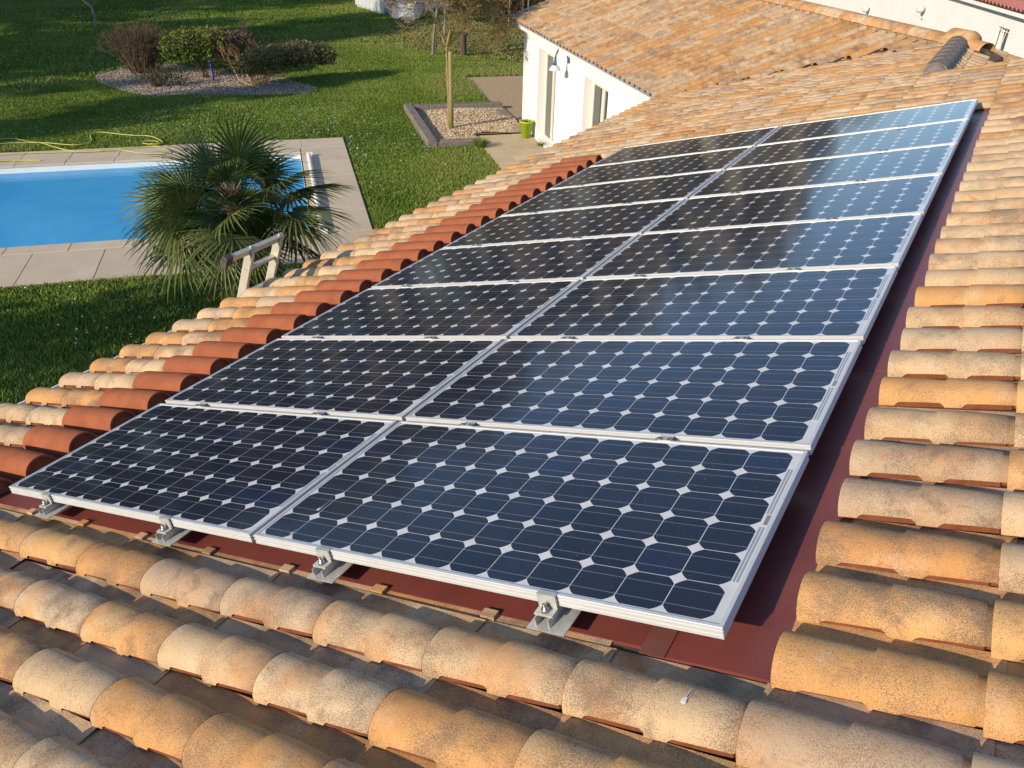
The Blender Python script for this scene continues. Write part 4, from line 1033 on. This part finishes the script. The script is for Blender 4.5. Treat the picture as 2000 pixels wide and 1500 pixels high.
# flower pot, weeds at the terrace edge
fp = thing('flower_pot', (-9.82, 16.66, .026), 'lime green flower pot at the corner of the white wall', 'flower pot')
Mx = T(-9.82, 16.66, .026)
m = MB(); m.lathe([(0, 0), (.115, 0), (.155, .36), (.172, .362), (.175, .40), (.16, .402), (.15, .34)], 22); ob('pot', m.mesh('pot', [M_LIME]), fp, Mx)
m = MB(); m.lathe([(0, .35), (.10, .355), (.152, .342)], 16); ob('soil', m.mesh('soil', [M_SOIL]), fp, Mx)
ob('plant', leaf_cloud('plant', [(-9.82, 16.66, .40, .12, .12, .05)], 120, .02, M_LBROWN, None, 71), fp, I4)
def weed(x, y, h, w, n, seed, label):
    gq = np.random.default_rng(seed); an = gq.uniform(0, 6.28, n); ro = w * .4 * gq.random(n); la = gq.uniform(.2, 1, n) * w
    bx, by = x + ro * np.cos(an), y + ro * np.sin(an); hh = h * gq.uniform(.5, 1, n); ww = .008
    v = np.stack([np.stack([bx - ww * np.sin(an), by + ww * np.cos(an), np.full(n, .015)], 1), np.stack([bx + ww * np.sin(an), by - ww * np.cos(an), np.full(n, .015)], 1), np.stack([bx + la * np.cos(an), by + la * np.sin(an), hh], 1)], 1)
    tag(ob('grass_tuft', np_mesh('grass_tuft', v.reshape(-1, 3), 3, [M_GRASS], np.clip(gq.random(n) * .7, 0, 1))), label, 'grass tuft')
p = AB(3.55, 18.05); weed(p.x, p.y, .28, .22, 420, 3, 'tall bright grass tuft at the corner of the terrace paving')
p = AB(4.98, 17.9); weed(p.x, p.y, .15, .14, 90, 4, 'small weed at the foot of the wall under the french window')
p = AB(4.7, 16.6); weed(p.x, p.y, .12, .16, 110, 5, 'small weed growing between the terrace slabs')

# wall lamp
wb = VC - Vector((-S2, -S2, 0)) * .3 + Vector((-S2, S2, 0)) * 5.2; bz = 2.22
w0 = AB(5.05, (wb.y - wb.x) * S2, bz); out = Vector((-S2, -S2, 0))
wlm = thing('wall_lamp', w0, 'blue gooseneck wall lamp with a clear bell shade on the white wall', 'lamp')
m = MB(); m.tube([w0, w0 + out * .035], .055, 12); ob('wall_plate', m.mesh('wall_plate', [M_BLUE]), wlm, I4)
m = MB(); pts = [w0 + out * .03 + Vector((0, 0, .02))]
for k in range(13):
    a = math.pi * k / 12; pts.append(w0 + out * (.045 + .135 * (1 - math.cos(a))) + Vector((0, 0, .06 + .23 * math.sin(a) - .05 * k / 12)))
m.tube(pts, .022, 8); ob('arm', m.mesh('arm', [M_GREYM]), wlm, I4)
hd = pts[-1]
m = MB(); m.lathe([(.014, .01), (.03, 0), (.045, -.09), (.0, -.09)], 14); ob('collar', m.mesh('collar', [M_BLUE]), wlm, Matrix.Translation(hd))
m = MB(); m.lathe([(.045, -.088), (.07, -.10), (.11, -.15), (.125, -.185), (.13, -.19), (.12, -.185), (.06, -.10)], 20); ob('shade', m.mesh('shade', [M_SHADE]), wlm, Matrix.Translation(hd))

# ------------------------------------------------------------------ shed corner
SHC = Vector((-26.35, 32.1, 0)); e1 = Vector((.46, .888, 0)); e2 = Vector((-.888, .46, 0))
M_SH = Matrix(((e1.x, e2.x, 0, SHC.x), (e1.y, e2.y, 0, SHC.y), (0, 0, 1, 0), (0, 0, 0, 1)))
sh = thing('garden_shed', None, 'pale grey boarded garden shed at the far end of the lawn', 'shed', None, M_SH)
m = MB(); m.box(0.01, 4.8, 0.01, 3.2, .14, 2.3, 0, M_SH); m.box(.06, 4.7, .1, 3.1, 0, .139, 0, M_SH); ob('wall', m.mesh('wall', [M_SHEDS]), sh, I4)
for i in range(4):
    m = MB(); m.box(.12 + 1.15 * i, 1.17 + 1.15 * i, -.02, .009, .22, 2.2, 0, M_SH); ob('wall_panel', m.mesh('wall_panel', [M_SHED]), sh, I4)
for i in range(5):
    m = MB(); m.box(-.01 + 1.15 * i, .10 + 1.15 * i, -.045, .008, .10, 2.3, 0, M_SH); ob('batten', m.mesh('batten', [M_PVC]), sh, I4)
for i in range(7):
    m = MB(); m.box(-.02, .009, .06 + .44 * i, .47 + .44 * i, .14, 2.25, 0, M_SH); ob('side_board', m.mesh('side_board', [M_SHEDS]), sh, I4)
m = MB(); m.box(-.25, 5.0, -.25, 3.4, 2.31, 2.40, 0, M_SH); ob('roof', m.mesh('roof', [M_DECK]), sh, I4)
L2 = M_SH @ T(.05, -.30, .05) @ RX(-.25)
l2 = thing('spare_ladder', None, 'light ladder lying on its side against the shed', 'ladder', None, L2)
for z in (.02, .42):
    m = MB(); m.box(0, 2.6, -.012, .012, z - .022, z + .022); ob('rail', m.mesh('rail', [M_GREYM]), l2, L2)
for i in range(9):
    m = MB(); m.box(.16 + .28 * i, .19 + .28 * i, -.011, .011, .0425, .3975); ob('rung', m.mesh('rung', [M_PVC]), l2, L2)
# white builder's bag
bg_ = Vector((-24.75, 31.75, 0)); m = MB(); rows = []; R = random.Random(5)
for k, (z, r) in enumerate(((0, .50), (.12, .58), (.30, .56), (.48, .50), (.60, .40), (.62, .25), (.55, .05))):
    rows.append([(bg_.x + r * (1 + R.uniform(-.14, .14)) * math.cos(2 * math.pi * q / 16) * 1.25, bg_.y + r * (1 + R.uniform(-.14, .14)) * math.sin(2 * math.pi * q / 16), max(0, z + (R.uniform(-.09, .09) if z else 0))) for q in range(16)])
m.grid(rows, 0, False, True)
for a in (.4, 2.2, 4.0): m.tube([bg_ + Vector((.5 * math.cos(a), .45 * math.sin(a), .45)), bg_ + Vector((.55 * math.cos(a), .5 * math.sin(a), .75)), bg_ + Vector((.25 * math.cos(a + .5), .3 * math.sin(a + .5), .55))], .03, 5)
tag(ob('builders_bag', m.mesh('builders_bag', [M_TARP])), 'crumpled white bulk bag slumped on the grass by the shed', 'bag')
# child's chair
cp = M_SH @ T(.25, -1.0, 0) @ RZ(.4)
ch = thing('child_chair', None, 'small pink and white play chair beside the white bag', 'chair', None, cp)
m = MB(); m.box(-.2, .2, -.2, .2, .28, .32); ob('seat', m.mesh('seat', [M_PINK]), ch, cp)
m = MB(); m.box(-.2, .2, .18, .215, .36, .75); ob('backrest', m.mesh('backrest', [M_PINK]), ch, cp)
for x in (-.18, .18):
    for y in (-.18, .19):
        m = MB(); m.box(x - .02, x + .02, y - .019, y + .019, 0, .279); ob('leg', m.mesh('leg', [M_PVC]), ch, cp)

# ------------------------------------------------------------------ neighbouring house
NP = Vector((-.0276, 23.624, 0)); n1 = Vector((-.443, .896, 0)).normalized(); nn = Vector((-n1.y, n1.x, 0))
M_NB = Matrix(((n1.x, -nn.x, 0, NP.x), (n1.y, -nn.y, 0, NP.y), (0, 0, 1, 0), (0, 0, 0, 1)))
# local x runs away along the wall, local y points into the building
nb = thing('neighbour_house', None, 'white rendered house with a dark tiled roof behind the main roof', 'house', None, M_NB)
NE = ZG - 1.045
def nbx(m, *a, mat=0): m.box(*a, mat, M_NB)
m = MB(); w0x, w1x, wz0, wz1 = .50, 1.16, 1.72, 2.52
nbx(m, -7, w0x, 0, .3, 0, NE); nbx(m, w1x, 30, 0, .3, 0, NE); nbx(m, w0x, w1x, 0, .3, 0, wz0); nbx(m, w0x, w1x, 0, .3, wz1, NE); nbx(m, -7, 30, 3, 3.3, 0, NE)
ob('wall', m.mesh('wall', [M_WALL]), nb, I4)
m = MB(); nbx(m, -7.2, 30.2, -.22, .32, NE + .002, NE + .10); ob('cornice', m.mesh('cornice', [M_WALL]), nb, I4)
m = MB(); sl_ = .30
m.face([M_NB @ Vector(p) for p in ((-7.2, -.25, NE + .11), (30.2, -.25, NE + .11), (30.2, 6, NE + .11 + 6.25 * sl_), (-7.2, 6, NE + .11 + 6.25 * sl_))])
nroof = ob('roof', m.mesh('roof', [M_DECK]), nb, I4)
m = MB()
tv = [(s_, -.082 * math.cos(math.pi * q / 5), .06 * math.sin(math.pi * q / 5)) for s_ in (0, .42) for q in range(6)]
NTM = None
ang = math.atan(sl_); M_NR = M_NB @ T(0, -.27, NE + .135) @ RX(ang) @ RZ(math.pi / 2)
vs, fs, at, mi, off = [], [], [], [], 0
edge = MB(); er = [[(s_, -.085 * math.cos(math.pi * q / 5), .065 * math.sin(math.pi * q / 5)) for q in range(6)] for s_ in (0, .40)]
edge.grid(er, 0, True); EDGE = edge.mesh('eave_tile', [M_PINK_EDGE])
for i in range(-5, 40):
    for k in range(0, 9):
        Mx = M_NR @ T(.40 * k, -(.22 * i), 0) @ RX(rng.uniform(-.04, .04))
        if k == 0 and -3 < i < 26: ob('eave_tile', EDGE, nroof, Mx); continue
        A = np.array(Mx); vs.append(far_v @ A[:3, :3].T + A[:3, 3]); fs += [tuple(q + off for q in f) for f in far_f]; at += [rng.random()] * len(far_f); off += len(far_v)
me = bpy.data.meshes.new('roof_tiles'); me.from_pydata(np.concatenate(vs).tolist(), [], fs); me.materials.append(M_NTILE)
a_ = me.attributes.new('tr', 'FLOAT', 'FACE'); a_.data.foreach_set('value', at); me.update()
tag(ob('roof_tiles', me, nroof), kind='stuff')
m = MB(); nbx(m, w0x, w0x + .06, .16, .2, wz0, wz1); nbx(m, w1x - .06, w1x, .16, .2, wz0, wz1); nbx(m, w0x + .06, w1x - .06, .16, .2, wz1 - .06, wz1); nbx(m, w0x + .06, w1x - .06, .16, .2, wz0, wz0 + .06)
wn_ = ob('window', m.mesh('window', [M_PVC]), nb, I4)
m = MB(); nbx(m, w0x + .06, w1x - .06, .175, .185, wz0 + .06, wz1 - .06); ob('pane', m.mesh('pane', [M_GLASS]), wn_, I4)
m = MB()
for k in range(5):
    x = w0x + .05 + (w1x - w0x - .1) * k / 4; m.tube([M_NB @ Vector((x, .03, wz0 + .03)), M_NB @ Vector((x + (.10 if k in (1, 3) else 0) * (1 if k == 1 else -1), .03, (wz0 + wz1) / 2)), M_NB @ Vector((x, .03, wz1 - .03))], .011, 5)
for z in (wz0 + .08, wz1 - .08): m.tube([M_NB @ Vector((w0x + .02, .03, z)), M_NB @ Vector((w1x - .02, .03, z))], .011, 5)
ob('grille', m.mesh('grille', [M_PVC]), nb, I4)
m = MB(); m.tube([M_NB @ Vector((17.6, -.06, 0)), M_NB @ Vector((17.6, -.06, NE - .1))], .05, 8); ob('downpipe', m.mesh('downpipe', [M_PVC]), nb, I4)
for (x, z, lb) in ((6.23, ZG - 1.59, 'white globe wall light below the neighbour house eave'), (11.5, ZG - 2.20, 'white globe wall light just above the ridge tiles')):
    c = M_NB @ Vector((x, -.16, z)); gl2 = thing('globe_light', c, lb, 'wall light', 'globe lights on the neighbour wall')
    m = MB(); m.lathe([(0, -.12)] + [(.12 * math.sin(math.pi * k / 10), -.12 * math.cos(math.pi * k / 10)) for k in range(1, 10)] + [(0, .12)], 18); ob('globe', m.mesh('globe', [M_SHADE]), gl2, Matrix.Translation(c))
    m = MB(); m.tube([M_NB @ Vector((x, -.16, z - .15)), M_NB @ Vector((x, -.14, z - .24)), M_NB @ Vector((x, -.002, z - .26))], .02, 6); ob('bracket', m.mesh('bracket', [M_PVC]), gl2, I4)

# ------------------------------------------------------------------ trees outside the picture that shade the lawn, and the wood beyond
def shade_tree(loc, h, r, n, seed, label, lo=.25, size=.16):
    R = random.Random(seed); t_ = thing('shade_tree', loc, label, 'tree', 'tall trees shading the lawn'); x, y, _ = loc
    m = MB(); m.tube([(x, y, 0), (x + .1, y, h * .5), (x, y + .1, h * .9)], [.03 * h, .02 * h, .006 * h], 8)
    cl = []
    for k in range(12):
        z = h * (lo + (1 - lo) * (k + .5) / 12); rr = r * (1 - .65 * ((k + .5) / 12) ** 1.6)
        a = R.uniform(0, 6.28); q = rr * .45; c = (x + q * math.cos(a), y + q * math.sin(a), z)
        cl.append((*c, rr * .72, rr * .72, h * .09)); m.tube([(x, y, z - .4), c], [.06, .03], 5)
    ob('trunk', m.mesh('trunk', [M_BARK]), t_, I4)
    ob('crown', leaf_cloud('crown', cl, n, size, M_LDARK, None, seed), t_, I4)
SH = Vector((SUNDIR.x, SUNDIR.y, 0)).normalized(); SP = Vector((-SH.y, SH.x, 0)); TAN = math.tan(SUN_EL)
def shade(px, py, dist, h, r, n, seed, label, lo=.25, size=.16):
    """tree placed up-sun of ground point (px,py)"""
    q = Vector((px, py, 0)) + SH * dist; shade_tree((q.x, q.y, 0), h, r, n, seed, label, lo, size)
shade(-10.2, 3.4, 13, 7.2, 2.3, 3600, 201, 'round tree by the house whose shadow falls on the near lawn', .12, .17)
shade(-13.2, 3.2, 14, 6.3, 1.6, 2600, 211, 'narrow tree whose shadow falls on the grass before the pool', .12, .17)
shade(-20.5, 11.2, 26, 15, 2.6, 4200, 202, 'tall conifer whose shadow crosses the lawn beyond the hose', .15, .26)
shade(-24.5, 12.0, 30, 14, 3.2, 5200, 203, 'tall conifer whose shadow reaches the grey gravel bed', .15, .24)
shade(-29.0, 16.0, 30, 20, 5.0, 6500, 204, 'broad pine whose shadow darkens the far lawn', .12, .32)
shade(-39.0, 20.0, 30, 24, 6.5, 7000, 205, 'broad pine whose shadow covers the far corner of the garden', .10, .36)
shade(-48.0, 24.0, 30, 24, 7.5, 6000, 206, 'broad pine farthest from the house shading the garden edge', .10, .36)
shade(-27.0, 28.0, 34, 17, 3.5, 4500, 207, 'slim conifer whose shadow falls behind the shrubs', .15, .28)
shade(-31.0, 21.0, 28, 13.5, 5.5, 7000, 208, 'wide pine whose shadow covers the pale sapling', .08, .36)
shade(-25.0, 23.0, 36, 16.5, 3.6, 6000, 209, 'wide conifer whose shadow stretches behind the grey gravel bed', .10, .34)
shade(-40.0, 29.0, 36, 19, 6.0, 7000, 210, 'massive pine whose shadow fills the garden before the shed path', .08, .40)
n = 13000; az = np.radians(nrg.uniform(-115, -4, n)); rr = nrg.uniform(58, 80, n); top = np.interp(np.degrees(az), [-115, -60, -40, -30, -24, -19, -14, -9, -4], [19, 19, 18.5, 17.5, 16, 14, 11, 8.5, 6]) + 1.5 * np.sin(az * 13) + 1.0 * np.sin(az * 31)
z = top * nrg.random(n) ** .7
c = np.stack([rr * np.sin(az), rr * np.cos(az), z], 1); a = nrg.normal(size=(n, 3)); a /= np.linalg.norm(a, axis=1)[:, None]; b = np.cross(a, nrg.normal(size=(n, 3))); b /= np.linalg.norm(b, axis=1)[:, None]
s = nrg.uniform(.5, 1.3, (n, 1)); v = np.stack([c - a * s, c - b * s * .7, c + a * s, c + b * s * .7], 1)
tag(ob('distant_wood', np_mesh('distant_wood', v.reshape(-1, 3), 4, [M_WOODL])), kind='stuff')
